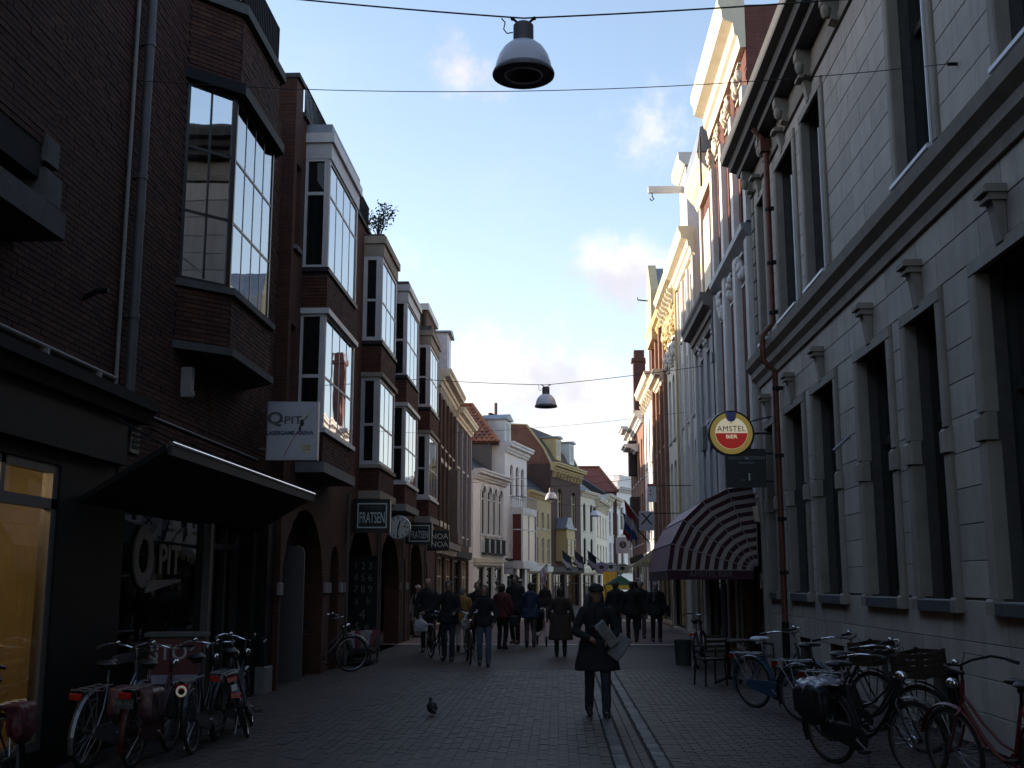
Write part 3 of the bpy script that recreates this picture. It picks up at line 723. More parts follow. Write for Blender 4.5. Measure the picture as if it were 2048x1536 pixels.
BEIGE = mat('bay_beige', (.30,.24,.18), .8, .2, 4, bump=.2, dirt=.5)
def bay_stack(a, b, style, top):
    x0, x1, P = Y2(a), Y2(b), .45
    br = MB()
    for z0, z1 in ((3.78, 4.30), (6.52, 7.20)):
        bayo = MB(); bayo.box(x0+.012, x1-.012, -P+.012, 0, z0, z1); bayo.build('bay_core', MORT, root)
        bricks_into(br, (x0+.012, 0, z0), (0,-1,0), (0,0,1), (-1,0,0), P-.012, z1-z0, bw=.215, bh=.062)
        bricks_into(br, (x0+.012, -P+.012, z0), (1,0,0), (0,0,1), (0,-1,0), x1-x0-.024, z1-z0, bw=.215, bh=.062)
    tag(br.build('bay_bricks', B2, root), kind='stuff')
    def slab(nm, z0, z1, e, m_): 
        q = MB(); q.box(x0-e, x1+e, -P-e, 0, z0, z1); return q.build(nm, m_, root)
    slab('bay_base', 3.60, 3.78, .06, LEDGE if style != 'B' else BEIGE); slab('bay_sill', 4.30, 4.38, .05, PURW if style != 'B' else BEIGE)
    slab('bay_head', 6.42, 6.52, .06, PURW if style in 'AC' else BEIGE); slab('bay_sill', 7.20, 7.28, .03, DARKM)
    slab('bay_fascia', 9.32, 9.62, .02, PURW if style in 'AC' else BEIGE); slab('bay_coping', 9.62, 9.80, .07, PURW if style in 'AC' else BEIGE); slab('bay_roof', 9.80, top, .02, ZINC if style == 'A' else STONE)
    fw = .05 if style in 'AC' else .10
    for z0, z1 in ((4.38, 6.42), (7.28, 9.32)):
        rw = [.9,1.1] if z0 < 5 else ([2.2,1] if style == 'A' else [1,1.1])
        window(root, x0, x1, z0, z1, -P+.05, 4 if style == 'A' else 3, rw, fw, PURW, G_BAY, bar=.022, front=True, fd=.04)
        T = Matrix.Translation((x0, 0, 0)) @ Matrix.Rotation(-PI/2, 4, 'Z')
        window(root, 0, P-.06, z0, z1, .05, 1, rw, fw*.9, PURW, G_DARK, face_T=Matrix.Translation((x0,0,0)) @ Matrix(((0,1,0,0),(-1,0,0,0),(0,0,1,0),(0,0,0,1))))
        q = MB(); q.box(x0+.01, x0+.09, -P+.004, -P+.09, z0, z1); q.build('corner_post', PURW, root); q = MB(); q.box(x1-.09, x1-.01, -P+.004, 0, z0, z1); q.build('corner_post', PURW, root)
for a, b, st, tp in ((19.3, 22.15, 'A', 9.98), (25.5, 27.85, 'B', 9.86), (29.9, 32.5, 'C', 9.9), (35.55, 38.1, 'D', 9.95)): bay_stack(a, b, st, tp)
# roof railings
for (a, b) in ((19.0, 20.9), (24.3, 25.9)):
    mb = MB()
    for z in (10.14, 10.62): mb.tube([(Y2(a),-.02,z),(Y2(b),-.02,z)], .016, 6)
    k = a
    while k < b: mb.box(Y2(k)-.01, Y2(k)+.01, -.03, -.01, 10.08, 10.62); k += .11
    mb.build('railing', BLACK, root)
# grey rounded door panel standing in the first arch
mb = MB(); mb.T = Matrix.Translation((Y2(20.3), 0, 0)) @ Matrix(((0,1,0,0),(1,0,0,0),(0,0,1,0),(0,0,0,1)))
mb.yprism([(.02,0),(.46,0),(.46,2.38),(.14,2.38),(.05,2.33),(.02,2.22)], -.04, .04); mb.build('door_panel', mat('grey_panel', (.09,.083,.08), .6, .1), root)
# price board with figures behind the second arch
bd = tag(empty('number_poster', (-4.62, 26.75, 0), (0,0,R(14)), 'dark tall board with pale figures standing in the second arch', 'poster board'))
mb = MB(); mb.box(-.34, .34, 0, .04, .45, 2.35); mb.build('board', BLACK, bd)
FIG = mat('figure_print', (.13,.11,.105), .7, .1)
for i, t_ in enumerate(('1 2 3', '4 5 6', '7 8 9', 'a   b', '4', '5  e')):
    lettering(bd, t_, FIG, (0, -.004, 2.1 - i*.27 - (.05 if i > 3 else 0)), .24 if i != 4 else .34, .001, .9)

# ------------------------------------------------------------------ projecting shop signs on the left
def sign_box(name, label, x0, x1, y, z0, z1, t, m_face, m_rim, wallx, cat='sign'):
    r_ = tag(empty(name, ((x0+x1)/2, y, z0)), label, cat)
    w, h_ = (x1-x0), (z1-z0)
    mb = MB(); mb.bbox(-w/2, w/2, 0, t, 0, h_, .012); mb.build('casing', m_rim, r_)
    mb = MB(); mb.box(-w/2+.03, w/2-.03, -.006, .004, .03, h_-.03); mb.build('face', m_face, r_)
    sx = -1 if wallx < x0 else 1; e = wallx - (x0+x1)/2
    mb = MB()
    for z in (h_*.2, h_*.85): mb.tube([(sx*w/2*.98, t/2, z), (e, t/2, z)], .018, 6)
    mb.build('bracket', STEEL, r_)
    return r_, w, h_
r_, w, h_ = sign_box('lasergame_sign', 'white square lasergame sign with a winged figure above the canopy', -4.62, -3.80, 17.5, 3.62, 4.56, .14, mat('lilac_white_panel', (.42,.41,.44), .4, .04), mat('sign_alu', (.42,.41,.44), .4, .06, metal=.5), X1)
GREYP = mat('grey_print', (.10,.10,.105), .5); NAVY = mat('navy_print', (.03,.035,.09), .5); REDP = mat('red_print', (.35,.06,.04), .5)
lettering(r_, 'Q', GREYP, (-.27, -.010, .66), .27, .001, 1.15, bold=.006); lettering(r_, '-PIT', GREYP, (-.02, -.010, .63), .17, .001, 1.25, bold=.003)
lettering(r_, 'LASERGAME ARENA', NAVY, (-.03, -.010, .43), .085, .001, 1.0, bold=.003)
mb = MB()
WG = mat('gold_print', (.50,.45,.30), .5)
for k, (px_, pz_, qx, qz, ww) in enumerate(((.17,.60,.34,.82,.05), (.16,.58,.30,.74,.045), (.16,.60,.17,.78,.04), (.15,.56,.26,.52,.03))):
    d_ = Vector((qx-px_, qz-pz_)); n_ = Vector((-d_.y, d_.x)).normalized()*ww/2
    mb.yprism([(px_-n_.x*.4,pz_-n_.y*.4),(qx-n_.x*.2,qz-n_.y*.2),(qx+n_.x*.2,qz+n_.y*.2),(.5*(px_+qx)+n_.x,.5*(pz_+qz)+n_.y)], -.011, -.007)
mb.build('emblem', WG, r_)
mb = MB(); mb.ell((.16,-.010,.59), (.035,.003,.06), 10, 6); mb.ell((.13,-.010,.50), (.02,.003,.05), 10, 6); mb.build('emblem', mat('dark_print', (.02,.02,.02), .5), r_)
mb = MB(); mb.yprism([(-.12,.06),(-.108,.06),(.10,.46),(.09,.46)], -.011, -.007); mb.build('emblem', REDP, r_)
mb = MB(); mb.yprism([(.15,.26),(.33,.26),(.32,.16),(.24,.07),(.16,.16)], -.011, -.007); mb.build('emblem', WG, r_)
lettering(r_, 'LASER', GREYP, (.24, -.012, .215), .05, .0006); lettering(r_, 'GAME', GREYP, (.24, -.012, .165), .045, .0006)
BLK = mat('sign_black', (.008,.008,.009), .35); PALE = mat('pale_mint_print', (.42,.47,.45), .5, .05)
def jester(label, x0, x1, y, z0, z1):
    r_, w, h_ = sign_box('shop_sign', label, x0, x1, y, z0, z1, .16, BLK, mat('sign_rim', (.03,.03,.032), .3, metal=.4), X2)
    r_['group'] = 'black projecting shop signs'
    a, b, c, d = -w*.38, w*.42, h_*.13, h_*.87; t_ = .028
    mb = MB(); mb.box(a, b, -.012, -.006, c, c+t_); mb.box(a, b, -.012, -.006, d-t_, d); mb.box(a, a+t_, -.012, -.006, c+t_, d-t_); mb.box(b-t_, b, -.012, -.006, c+t_, d-t_); mb.build('border', PALE, r_)
    lettering(r_, 'FRATSEN', PALE, ((a+b)/2, -.010, h_*.42), h_*.46, .001, w*.70/(h_*.46*4.1), bold=.002)
    lettering(r_, 'S T A D S E', mat('dim_print', (.12,.13,.13), .6), ((a+b)/2, -.010, h_*.74), h_*.11, .001, 1.0)
    return r_
jester('black box sign with white lettered border, nearer of the two alike', -4.52, -3.70, 24.7, 2.80, 3.54)
jester('black box sign with white lettered border, beyond the clock', -4.42, -3.66, 32.6, 2.80, 3.44)
r_, w, h_ = sign_box('shop_sign', 'narrow black sign with two lines of pale capital letters', -4.30, -3.58, 37.0, 2.74, 3.42, .12, BLK, BLK, X2)
PALEY = mat('ivory_print', (.55,.50,.42), .5)
for z in (.46, .20): lettering(r_, 'NOA', PALEY, (.04, -.010, z), .25, .001, 1.0)
# clock
ck = tag(empty('street_clock', (-3.96, 27.9, 3.06)), 'round white clock with black hands between the two black signs', 'clock')
RT = Matrix.Rotation(PI/2, 4, 'X')
mb = MB(); mb.lathe([(0,-.09),(.26,-.09),(.30,-.06),(.30,.05),(.275,.06),(.27,.045)], 40, RT); mb.build('casing', mat('clock_rim', (.30,.30,.31), .3, metal=.6), ck, smooth=True)
mb = MB(); mb.lathe([(0,.046),(.272,.046)], 40, RT); mb.build('dial', mat('dial_white', (.60,.56,.50), .5, .04), ck)
for k in range(12):
    a = 2*PI*k/12; mb = MB(); mb.T = Matrix.Rotation(a, 4, 'Y'); mb.box(-.011, .011, -.054, -.047, .19, .25); mb.build('hour_mark', BLK, ck)
for nm, a, l0, l1, ww, yy, m_ in (('hour_hand', 16, -.05, .17, .018, -.058, BLK), ('minute_hand', 184, -.06, .24, .014, -.064, BLK), ('second_hand', 78, -.07, .16, .005, -.070, REDP)):
    mb = MB(); mb.T = Matrix.Rotation(R(a), 4, 'Y'); mb.box(-ww, ww, yy-.004, yy, l0, l1)
    if nm == 'second_hand': mb.ell((0, yy-.002, .16), (.03,.003,.03), 10, 4)
    mb.build(nm, m_, ck)
mb = MB(); mb.tube([(-.28,.0,0),(-.58,.0,0)], .03, 8); mb.build('bracket', STEEL, ck)

# plant on the roof terrace
def shrub(name, label, loc, h, spread, n, leaf, m_leaf, seed, cat='plant', group=None):
    rnd = random.Random(seed); r_ = tag(empty(name, loc), label, cat, group)
    st = MB(); lv = MB()
    for k in range(9):
        a = rnd.uniform(0, 2*PI); tip = Vector((spread*rnd.uniform(.2, 1)*math.cos(a), spread*rnd.uniform(.2, 1)*math.sin(a), h*rnd.uniform(.5, 1)))
        mid = tip*.5 + Vector((rnd.uniform(-.05,.05), rnd.uniform(-.05,.05), h*.1))
        st.tube([(0,0,0), mid, tip], [.012,.008,.004], 5)
        for q in range(n//9):
            t_ = rnd.uniform(.3, 1.05); p = Vector((0,0,0)).lerp(mid, t_*2) if t_ < .5 else mid.lerp(tip, t_*2-1)
            p = p + Vector((rnd.gauss(0,.06), rnd.gauss(0,.06), rnd.gauss(0,.06)))
            d_ = Vector((rnd.gauss(0,1), rnd.gauss(0,1), rnd.gauss(.3,1))).normalized(); s_ = d_.cross(Vector((rnd.gauss(0,1), rnd.gauss(0,1), rnd.gauss(0,1)))).normalized()
            lv.poly([p, p+d_*leaf*.5+s_*leaf*.25, p+d_*leaf, p+d_*leaf*.5-s_*leaf*.25])
    st.build('stem', mat('twig', (.05,.035,.025), .9), r_); lv.build('foliage', m_leaf, r_)
    return r_
LEAF = mat('dull_leaf', (.055,.06,.035), .7, .3)
shrub('roof_plant', 'straggly bush growing behind the roof railing of the arcade building', (-4.30, 25.9, 9.86), .95, .5, 360, .09, LEAF, 4)
# ------------------------------------------------------------------ generic street house
def house(name, label, A, B, H, wallm, rows, corn=None, roof=None, shop=None, trim=None, extras=None, depth=7.0, group='houses along the street', frame=None, glass=None, plinth=None, ops_extra=()):
    """rows: (z0, z1, [x centres as fraction], width, arch rise, sill, mullions)"""
    root, L = facade(name, label, A, B, 'house', group)
    trim = trim or WHITE; ops = []; spec = []
    for (z0, z1, xs, w, arch, nx, rw) in rows:
        for f_ in xs:
            x = f_*L; o = (x-w/2, x+w/2, z0, z1) + ((arch,) if arch else ()); ops.append(o); spec.append((o, nx, rw))
    sops = []
    if shop:
        for (f0, f1, z0, z1) in shop: sops.append((f0*L, f1*L, z0, z1))
    mb = MB(); wall_into(mb, 0, L, 0, H, ops + sops, .20); shell_into(mb, 0, L, H, depth); mb.build('wall', wallm, root)
    for o, nx, rw in spec: window(root, o[0], o[1], o[2], o[3], .13, nx, rw, .055, frame or trim, glass or G_DARK, sill=trim)
    for k, o in enumerate(sops):
        window(root, o[0], o[1], o[2], o[3], .18, 3 if o[1]-o[0] > 1.8 else 1, [2.6,1], .08, random.choice((BLACK, DARKM, trim)), G_DARK)
    if shop:
        mb = MB(); mb.sweep([(0,shop[0][3]+.08),(-.14,shop[0][3]+.10),(-.18,shop[0][3]+.42),(0,shop[0][3]+.46)], .08, L-.08); mb.build('shop_fascia', random.choice((BLACK, DARKM, trim, CREAM)), root)
    if corn:
        h_, d_, m_, nb = corn
        cornice(root, -.04, L+.04, H-h_*.85, h_, d_, m_)
        for k in range(nb): bracket(root, (k+.5)*L/nb, H-h_*.85-.42, .16, .44, d_*.55, m_)
    if roof:
        rh, rm, kind = roof
        mb = MB()
        if kind == 'gable':      # ridge parallel to the street
            mb.sweep([(-.05,H),(depth*.5,H+rh),(depth+.05,H)], .0, L)
        elif kind == 'mansard':
            mb.sweep([(.05,H),(.9,H+rh),(depth-.9,H+rh),(depth,H)], .0, L)
        elif kind == 'front':    # gable towards the street
            mb.yprism([(0,H),(L,H),(L/2,H+rh)], .1, depth)
        mb.build('roof', rm, root)
    return root, L
def dormer(root, x, z, w, h_, y0, y1, m, rm, gl=True, ped=.25):
    mb = MB(); mb.box(x-w/2, x+w/2, y0, y1, z, z+h_); d_ = mb.build('dormer', m, root)
    mb = MB(); mb.yprism([(x-w/2-.1,z+h_),(x+w/2+.1,z+h_),(x+w/2+.1,z+h_+.08),(x,z+h_+.08+ped),(x-w/2-.1,z+h_+.08)], y0-.14, y1); mb.build('dormer_roof', rm, d_)
    if gl:
        mb = MB(); mb.box(x-w*.28, x+w*.28, y0-.02, y0-.001, z+.2, z+h_-.15); f_ = mb.build('dormer_window', WHITE, d_)
        mb = MB(); mb.poly([(x-w*.23,y0-.024,z+.26),(x+w*.23,y0-.024,z+.26),(x+w*.23,y0-.024,z+h_-.21),(x-w*.23,y0-.024,z+h_-.21)]); mb.build('pane', G_DARK, d_)
    return d_
BRN = brickmat('brown_brick', (.115,.060,.042), (.09,.047,.035), (.045,.036,.032))
BRD = brickmat('dim_brick', (.11,.060,.045), (.09,.05,.04), (.05,.042,.04))
TILE_R = brickmat('red_tiles', (.20,.065,.035), (.16,.05,.03), (.05,.02,.015), bw=.24, bh=.3, mort=.02, bump=.8, flat=True)
SLATE = mat('black_slate', (.022,.023,.026), .45, .3, 5, bump=.3)
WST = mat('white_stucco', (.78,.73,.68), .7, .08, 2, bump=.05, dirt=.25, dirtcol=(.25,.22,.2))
WS2 = mat('cream_stucco', (.74,.64,.50), .7, .1, 2, bump=.05, dirt=.3, dirtcol=(.28,.22,.16))
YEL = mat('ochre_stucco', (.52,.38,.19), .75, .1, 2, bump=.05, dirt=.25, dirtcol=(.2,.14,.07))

# --- left row beyond the arcade building
r_, L = house('brick_house', 'brown brick house with broad cream cornice and white roof dormer beyond the arcade', (-4.5, 41.66), (-4.5, 48.4), 9.6, BRN,
    [(3.9, 6.2, (.16,.38,.62,.85), .85, 0, 1, [1.5,1]), (6.9, 8.7, (.16,.38,.62,.85), .85, 0, 1, [1.3,1])], (.62, .50, CREAM, 0), (2.3, SLATE, 'mansard'), [(.06,.45,.15,2.7),(.55,.94,.15,2.7)], CREAM)
for k in range(11):
    mb = MB(); mb.box(.3+k*.56, .42+k*.56, -.10, -.001, 8.75, 9.10); mb.build('corbel', CREAM, r_)
for f_ in (.05, .27, .5, .73, .95):
    mb = MB(); mb.box(f_*L-.10, f_*L+.10, -.09, -.001, 3.5, 8.8); mb.build('pilaster', BRN, r_)
for z in (6.25, 3.86):
    for f_ in (.16,.38,.62,.85): 
        mb = MB(); mb.box(f_*L-.52, f_*L+.52, -.06, -.001, z, z+.16); mb.build('lintel', CREAM, r_)
dormer(r_, 4.6, 9.75, 1.5, 2.2, .05, 1.4, mat('lilac_white', (.52,.50,.54), .6), ZINC, ped=.15)
mb = MB(); mb.box(.1, 3.4, .5, .6, 9.7, 12.0); mb.build('mansard_boards', BRD, r_)
mb = MB(); mb.box(.0, 3.5, .4, 1.2, 12.0, 12.25); mb.build('mansard_cap', WHITE, r_)
mb = MB(); mb.box(4.2, 5.4, -.42, .0, 3.3, 3.7); mb.box(4.25, 5.35, -.38, 0, 3.7, 6.3); mb.build('oriel', mat('oriel_brown', (.14,.10,.085), .7), r_)
mb = MB(); mb.box(.3, 6.4, -.35, 0, 3.0, 3.25); mb.build('balcony', LEDGE, r_)

r_, L = house('narrow_house', 'narrow dim brick house with cream cornice just before the low white house', (-4.5, 48.46), (-4.35, 54.9), 9.2, BRD,
    [(3.8, 6.2, (.2,.5,.8), .8, 0, 1, [1.5,1]), (6.8, 8.4, (.2,.5,.8), .8, 0, 1, [1.3,1])], (.55, .45, CREAM, 0), (1.6, SLATE, 'gable'), [(.06,.45,.15,2.7),(.55,.94,.15,2.7)], CREAM)
mb = MB(); mb.box(.2, .75, 1.0, 1.7, 9.2, 11.3); mb.box(.12, .83, .92, 1.78, 11.0, 11.15); mb.build('chimney', BRN, r_)
for f_ in (.03, .35, .65, .97):
    mb = MB(); mb.box(f_*L-.12, f_*L+.12, -.12, -.001, 3.4, 8.6); mb.build('pilaster', mat('grey_pilaster', (.25,.24,.26), .7), r_)

def P(px, d):      # plan point on the bend: column of the view and distance
    return ((px-1118)/2248*d, d)
# low white house, four arched windows
a, b = P(948, 57.2), P(1011, 63.0)
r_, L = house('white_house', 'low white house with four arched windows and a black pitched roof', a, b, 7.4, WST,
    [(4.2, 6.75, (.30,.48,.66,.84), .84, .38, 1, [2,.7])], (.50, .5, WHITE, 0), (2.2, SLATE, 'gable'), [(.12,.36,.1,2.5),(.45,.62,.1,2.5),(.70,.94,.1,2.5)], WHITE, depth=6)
for f_ in (.21,.39,.57,.75,.93):
    mb = MB(); mb.box(f_*L-.05, f_*L+.05, -.06, -.001, 3.1, 6.5); mb.build('pilaster', WHITE, r_)
for f_ in (.30,.48,.66,.84):
    mb = MB()
    for k in range(9):
        t0, t1 = PI*k/9, PI*(k+1)/9
        mb.yprism([(f_*L-.40*math.cos(t0), 6.42+.40*math.sin(t0)), (f_*L-.40*math.cos(t1), 6.42+.40*math.sin(t1)), (f_*L-.31*math.cos(t1), 6.42+.31*math.sin(t1)), (f_*L-.31*math.cos(t0), 6.42+.31*math.sin(t0))], -.08, -.002)
    mb.build('arch_moulding', WHITE, r_)
    mb = MB()
    for k in range(7): mb.box(f_*L-.36+k*.11, f_*L-.32+k*.11, -.22, -.20, 3.25, 3.95)
    mb.box(f_*L-.42, f_*L+.42, -.23, -.19, 3.93, 3.99); mb.box(f_*L-.42, f_*L+.42, -.24, -.001, 3.17, 3.25); mb.build('balconette', BLACK, r_)
for f_ in (.40, .66):
    for k in range(9):
        mb = MB(); mb.ell((f_*L, -.06, 1.2+k*.17), (.06,.04,.07), 8, 6); mb.build('bead', BLACK if k % 2 else WHITE, r_, smooth=True)
# tall tiled roof standing behind it: each pantile a piece
root = tag(empty('tiled_house', (-8.0, 62.3, 0)), 'grey brick house with orange pantile roof rising behind the low white house', 'house', 'houses along the street')
mb = MB(); mb.box(0, 4.25, 0, 5.2, 0, 9.4); mb.build('wall', brickmat('grey_brick', (.16,.13,.11), (.13,.11,.10), (.08,.07,.06)), root)
q = [(-.1,-.2,9.4),(4.7,-.2,9.4),(4.7,5.4,9.4),(-.1,5.4,9.4),(3.0,2.6,11.95),(-.1,2.6,11.95)]
mb = MB(); mb.poly([q[0],q[1],q[4],q[5]]); mb.poly([q[1],q[2],q[4]]); mb.poly([q[2],q[3],q[5],q[4]]); mb.poly([q[0],q[3],q[2],q[1]]); rfo = mb.build('roof', TILE_R, root)
PT = [mat('pantile_%d' % i, c, .6, .25, 6) for i, c in enumerate(((.26,.085,.035), (.20,.065,.03), (.15,.055,.03)))]
tm = []
for i in range(3):
    q = MB(); n_ = 6
    for k in range(n_):
        x0_, x1_ = -.14+.28*k/n_, -.14+.28*(k+1)/n_; h0, h1 = .06*math.sin(PI*k/n_), .06*math.sin(PI*(k+1)/n_)
        q.poly([(x0_,0,h0+.03),(x1_,0,h1+.03),(x1_,.36,h1),(x0_,.36,h0)]); q.poly([(x0_,0,h0-.01),(x1_,0,h1-.01),(x1_,0,h1+.03),(x0_,0,h0+.03)])
    tm.append(q.mesh('pantile', PT[i], True))
sl = Vector((0, 2.8, 2.55)); sll = sl.length; ang = math.atan2(2.55, 2.8); cnt = 0
for i in range(int(sll/.32)):
    f_ = (i+.1)*.32/sll; xr = 4.6 - 1.7*f_
    for k in range(12):
        p = Vector((xr-.15-k*.28, -.2, 9.42)) + sl*f_; place('pantile', tm[random.choice((0,0,1,2))], rfo, p, (ang, 0, 0))
mb = MB(); mb.tube([(4.7,-.2,9.45),(3.0,2.6,12.0),(-.1,2.6,12.0)], .09, 8); mb.build('ridge', PT[0], rfo)
# taller white house with red-paned bay
a, b = P(1011, 63.06), P(1055, 67.8)
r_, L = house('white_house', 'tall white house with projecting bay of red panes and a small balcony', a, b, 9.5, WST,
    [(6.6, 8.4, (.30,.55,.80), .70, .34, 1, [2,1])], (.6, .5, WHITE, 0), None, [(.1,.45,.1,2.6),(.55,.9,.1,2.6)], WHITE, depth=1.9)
mb = MB(); bx0, bx1 = .25*L, .92*L; mb.box(bx0, bx1, -.75, 0, 2.5, 2.85); mb.box(bx0, bx1, -.72, 0, 5.65, 5.95); mb.build('bay_frame', WHITE, r_)
REDG = mat('red_window_sheet', (.10,.008,.008), .25, .3, .8, spec=.6)
for nm, x0, x1, T in (('f', 0, bx1-bx0, Matrix.Translation((bx0,-.72,0))), ('s', 0, .68, Matrix.Translation((bx0,-.02,0)) @ Matrix(((0,1,0,0),(-1,0,0,0),(0,0,1,0),(0,0,0,1))))):
    window(r_, x0, x1, 2.85, 5.65, .08, 2 if nm == 'f' else 1, [2,1], .09, WHITE, REDG, face_T=T)
mb = MB()
for k in range(16): mb.tube([(bx0+k*(bx1-bx0)/15,-.70,5.95),(bx0+k*(bx1-bx0)/15,-.70,6.55)], .014, 5)
for k in range(7): mb.tube([(bx0,-.70+k*.11,5.95),(bx0,-.70+k*.11,6.55)], .014, 5)
mb.box(bx0-.02, bx1+.02, -.73, -.68, 6.53, 6.59); mb.box(bx0-.02, bx0+.02, -.68, 0, 6.53, 6.59); mb.build('balcony_rail', mat('grey_rail', (.22,.22,.24), .6), r_)
dormer(r_, L*.35, 9.5, 1.3, 1.5, .3, 1.8, WHITE, ZINC, ped=.3)
mb = MB(); mb.tube([(L*.75,1.6,9.5),(L*.75,1.6,12.4)], .09, 8); mb.build('flue', BRD, r_)
# ochre house
a, b = P(1055, 67.86), P(1103, 74.2)
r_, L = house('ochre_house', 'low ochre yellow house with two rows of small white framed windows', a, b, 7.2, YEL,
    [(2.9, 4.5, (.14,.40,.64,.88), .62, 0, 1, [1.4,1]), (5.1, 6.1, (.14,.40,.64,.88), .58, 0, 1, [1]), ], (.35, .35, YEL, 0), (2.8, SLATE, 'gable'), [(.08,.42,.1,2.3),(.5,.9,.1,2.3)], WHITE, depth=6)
# tall brown brick house with gambrel gable side and bracketed cornice
a, b = P(1103, 74.26), P(1162, 81.0)
OCH = mat('ochre_trim', (.50,.38,.18), .7, .12, dirt=.3, dirtcol=(.2,.15,.08))
r_, L = house('brick_house', 'tall brown brick house with ochre bracketed cornice and arched windows', a, b, 9.5, BRD,
    [(5.4, 8.0, (.28,.75), .95, .47, 1, [2,1]), (2.9, 4.6, (.75,), .95, 0, 1, [2,1])], (.55, .55, OCH, 9), None, [(.08,.42,.1,2.3),(.5,.92,.1,2.3)], OCH, depth=8)
gp = [(0,9.5),(.5,10.5),(1.7,12.1),(4.6,12.4),(8,9.5)]
mb = MB(); mb.sweep(gp, .16, L-.16); mb.build('roof', mat('brown_roof', (.07,.045,.035), .8, .25, 5, bump=.4), r_)
for x0 in (.012, L-.15):
    mb = MB(); mb.sweep(gp, x0, x0+.14); mb.build('gable_wall', brickmat('gable_brick', (.20,.085,.055), (.16,.07,.05), (.10,.07,.06)), r_)
    mb = MB(); mb.sweep([(-.05,9.52),(.45,10.55),(1.65,12.18),(4.7,12.5),(4.7,12.41),(1.72,12.11),(.52,10.51),(.03,9.47)], x0-.05, x0+.18); mb.build('roof_edge', OCH, r_)
dormer(r_, L*.3, 9.9, 1.1, 1.5, .1, 2.2, OCH, ZINC, ped=.1); dormer(r_, L*.75, 9.9, 1.1, 1.5, .1, 2.2, WHITE, ZINC, ped=.1)
mb = MB()
for k in range(3): mb.tube([(.3+k*.35,4.4,12.4),(.3+k*.35,4.4,13.0)], .1, 8); mb.tube([(.3+k*.35,4.4,13.0),(.3+k*.35,4.4,13.12)], .14, 8)
mb.box(.1, 1.3, 4.2, 4.6, 12.3, 12.55); mb.build('chimney_pot', BLACK, r_)
mb = MB(); mb.prism([(.15*L,0),(.42*L,0),(.42*L,-.75),(.15*L,-.75)], 3.1, 5.2); mb.build('oriel', OCH, r_)
window(r_, .15*L, .42*L, 3.4, 4.6, -.76, 2, [2,1], .08, OCH, G_DARK)
mb = MB(); mb.prism([(.13*L,0),(.44*L,0),(.44*L,-.85),(.13*L,-.85)], 5.2, 5.32); mb.T = None; mb.yprism([(.15*L,5.32),(.42*L,5.32),(.34*L,6.0),(.23*L,6.0)], -.7, 0); mb.build('oriel_roof', ZINC, r_)
# cream pair with black arched windows
a, b = P(1162, 81.06), P(1191, 84.6)
r_, L = house('cream_house', 'cream house with black arched windows and roof lights on a black roof', a, b, 8.2, WS2,
    [(3.0, 4.9, (.25,.72), .62, .31, 1, [2,1]), (5.4, 7.4, (.25,.72), .62, .31, 1, [2,1])], (.4, .4, CREAM, 0), (2.4, SLATE, 'gable'), [(.1,.9,.1,2.3)], CREAM, depth=6, frame=BLACK)
mb = MB(); mb.T = Matrix.Translation((L*.5, 1.0, 9.05)) @ Matrix.Rotation(math.atan2(2.4, 3.0), 4, 'X')
mb.box(-.35, .35, -.5, .6, 0, .06); mb.build('roof_light', mat('roof_light', (.6,.6,.62), .2, spec=.8), r_)
a, b = P(1191, 84.66), P(1214, 93.4)
r_, L = house('cream_house', 'cream house with bracketed cornice and warm lit arched windows', a, b, 7.9, WS2,
    [(2.9, 4.6, (.16,.40,.64,.88), .9, .4, 1, [1.6,1]), (5.2, 6.9, (.16,.40,.64,.88), .9, .4, 1, [1.6,1])], (.45, .45, CREAM, 7), (2.2, SLATE, 'gable'), [(.08,.45,.1,2.3),(.55,.92,.1,2.3)], CREAM, depth=6)
a, b = P(1214, 93.46), P(1240, 101)
r_, L = house('pale_house', 'pale house with two rows of paired windows at the end of the street', a, b, 8.9, WST,
    [(2.9, 5.0, (.22,.5,.78), 1.1, 0, 1, [1.6,1]), (5.7, 7.6, (.22,.5,.78), 1.1, 0, 1, [1.6,1])], (.45, .4, CREAM, 5), (2.0, SLATE, 'gable'), [(.08,.45,.1,2.3),(.55,.92,.1,2.3)], CREAM, depth=6)
# red tiled roof behind
root = tag(empty('tiled_house', (1.0, 97.0, 0)), 'house with broad dark red tiled roof seen over the cream houses', 'house', 'houses along the street')
mb = MB(); mb.box(0, 4.0, 0, 6, 0, 9.4); mb.build('wall', BRN, root)
q = [(-.1,-.2,9.4),(4.1,-.2,9.4),(4.1,6.2,9.4),(-.1,6.2,9.4),(2.6,3.0,11.8),(-.1,3.0,11.8)]
mb = MB(); mb.poly([q[0],q[1],q[4],q[5]]); mb.poly([q[1],q[2],q[4]]); mb.poly([q[2],q[3],q[5],q[4]]); mb.build('roof', mat('rib_red_tiles', (.16,.045,.03), .7, .35, 7, bump=.8, bscale=9, stretch=(3,1,1)), root)
mb = MB(); mb.tube([(4.1,-.2,9.45),(2.6,3.0,11.85),(-.1,3.0,11.85)], .1, 8); mb.build('ridge', PT[1], root)
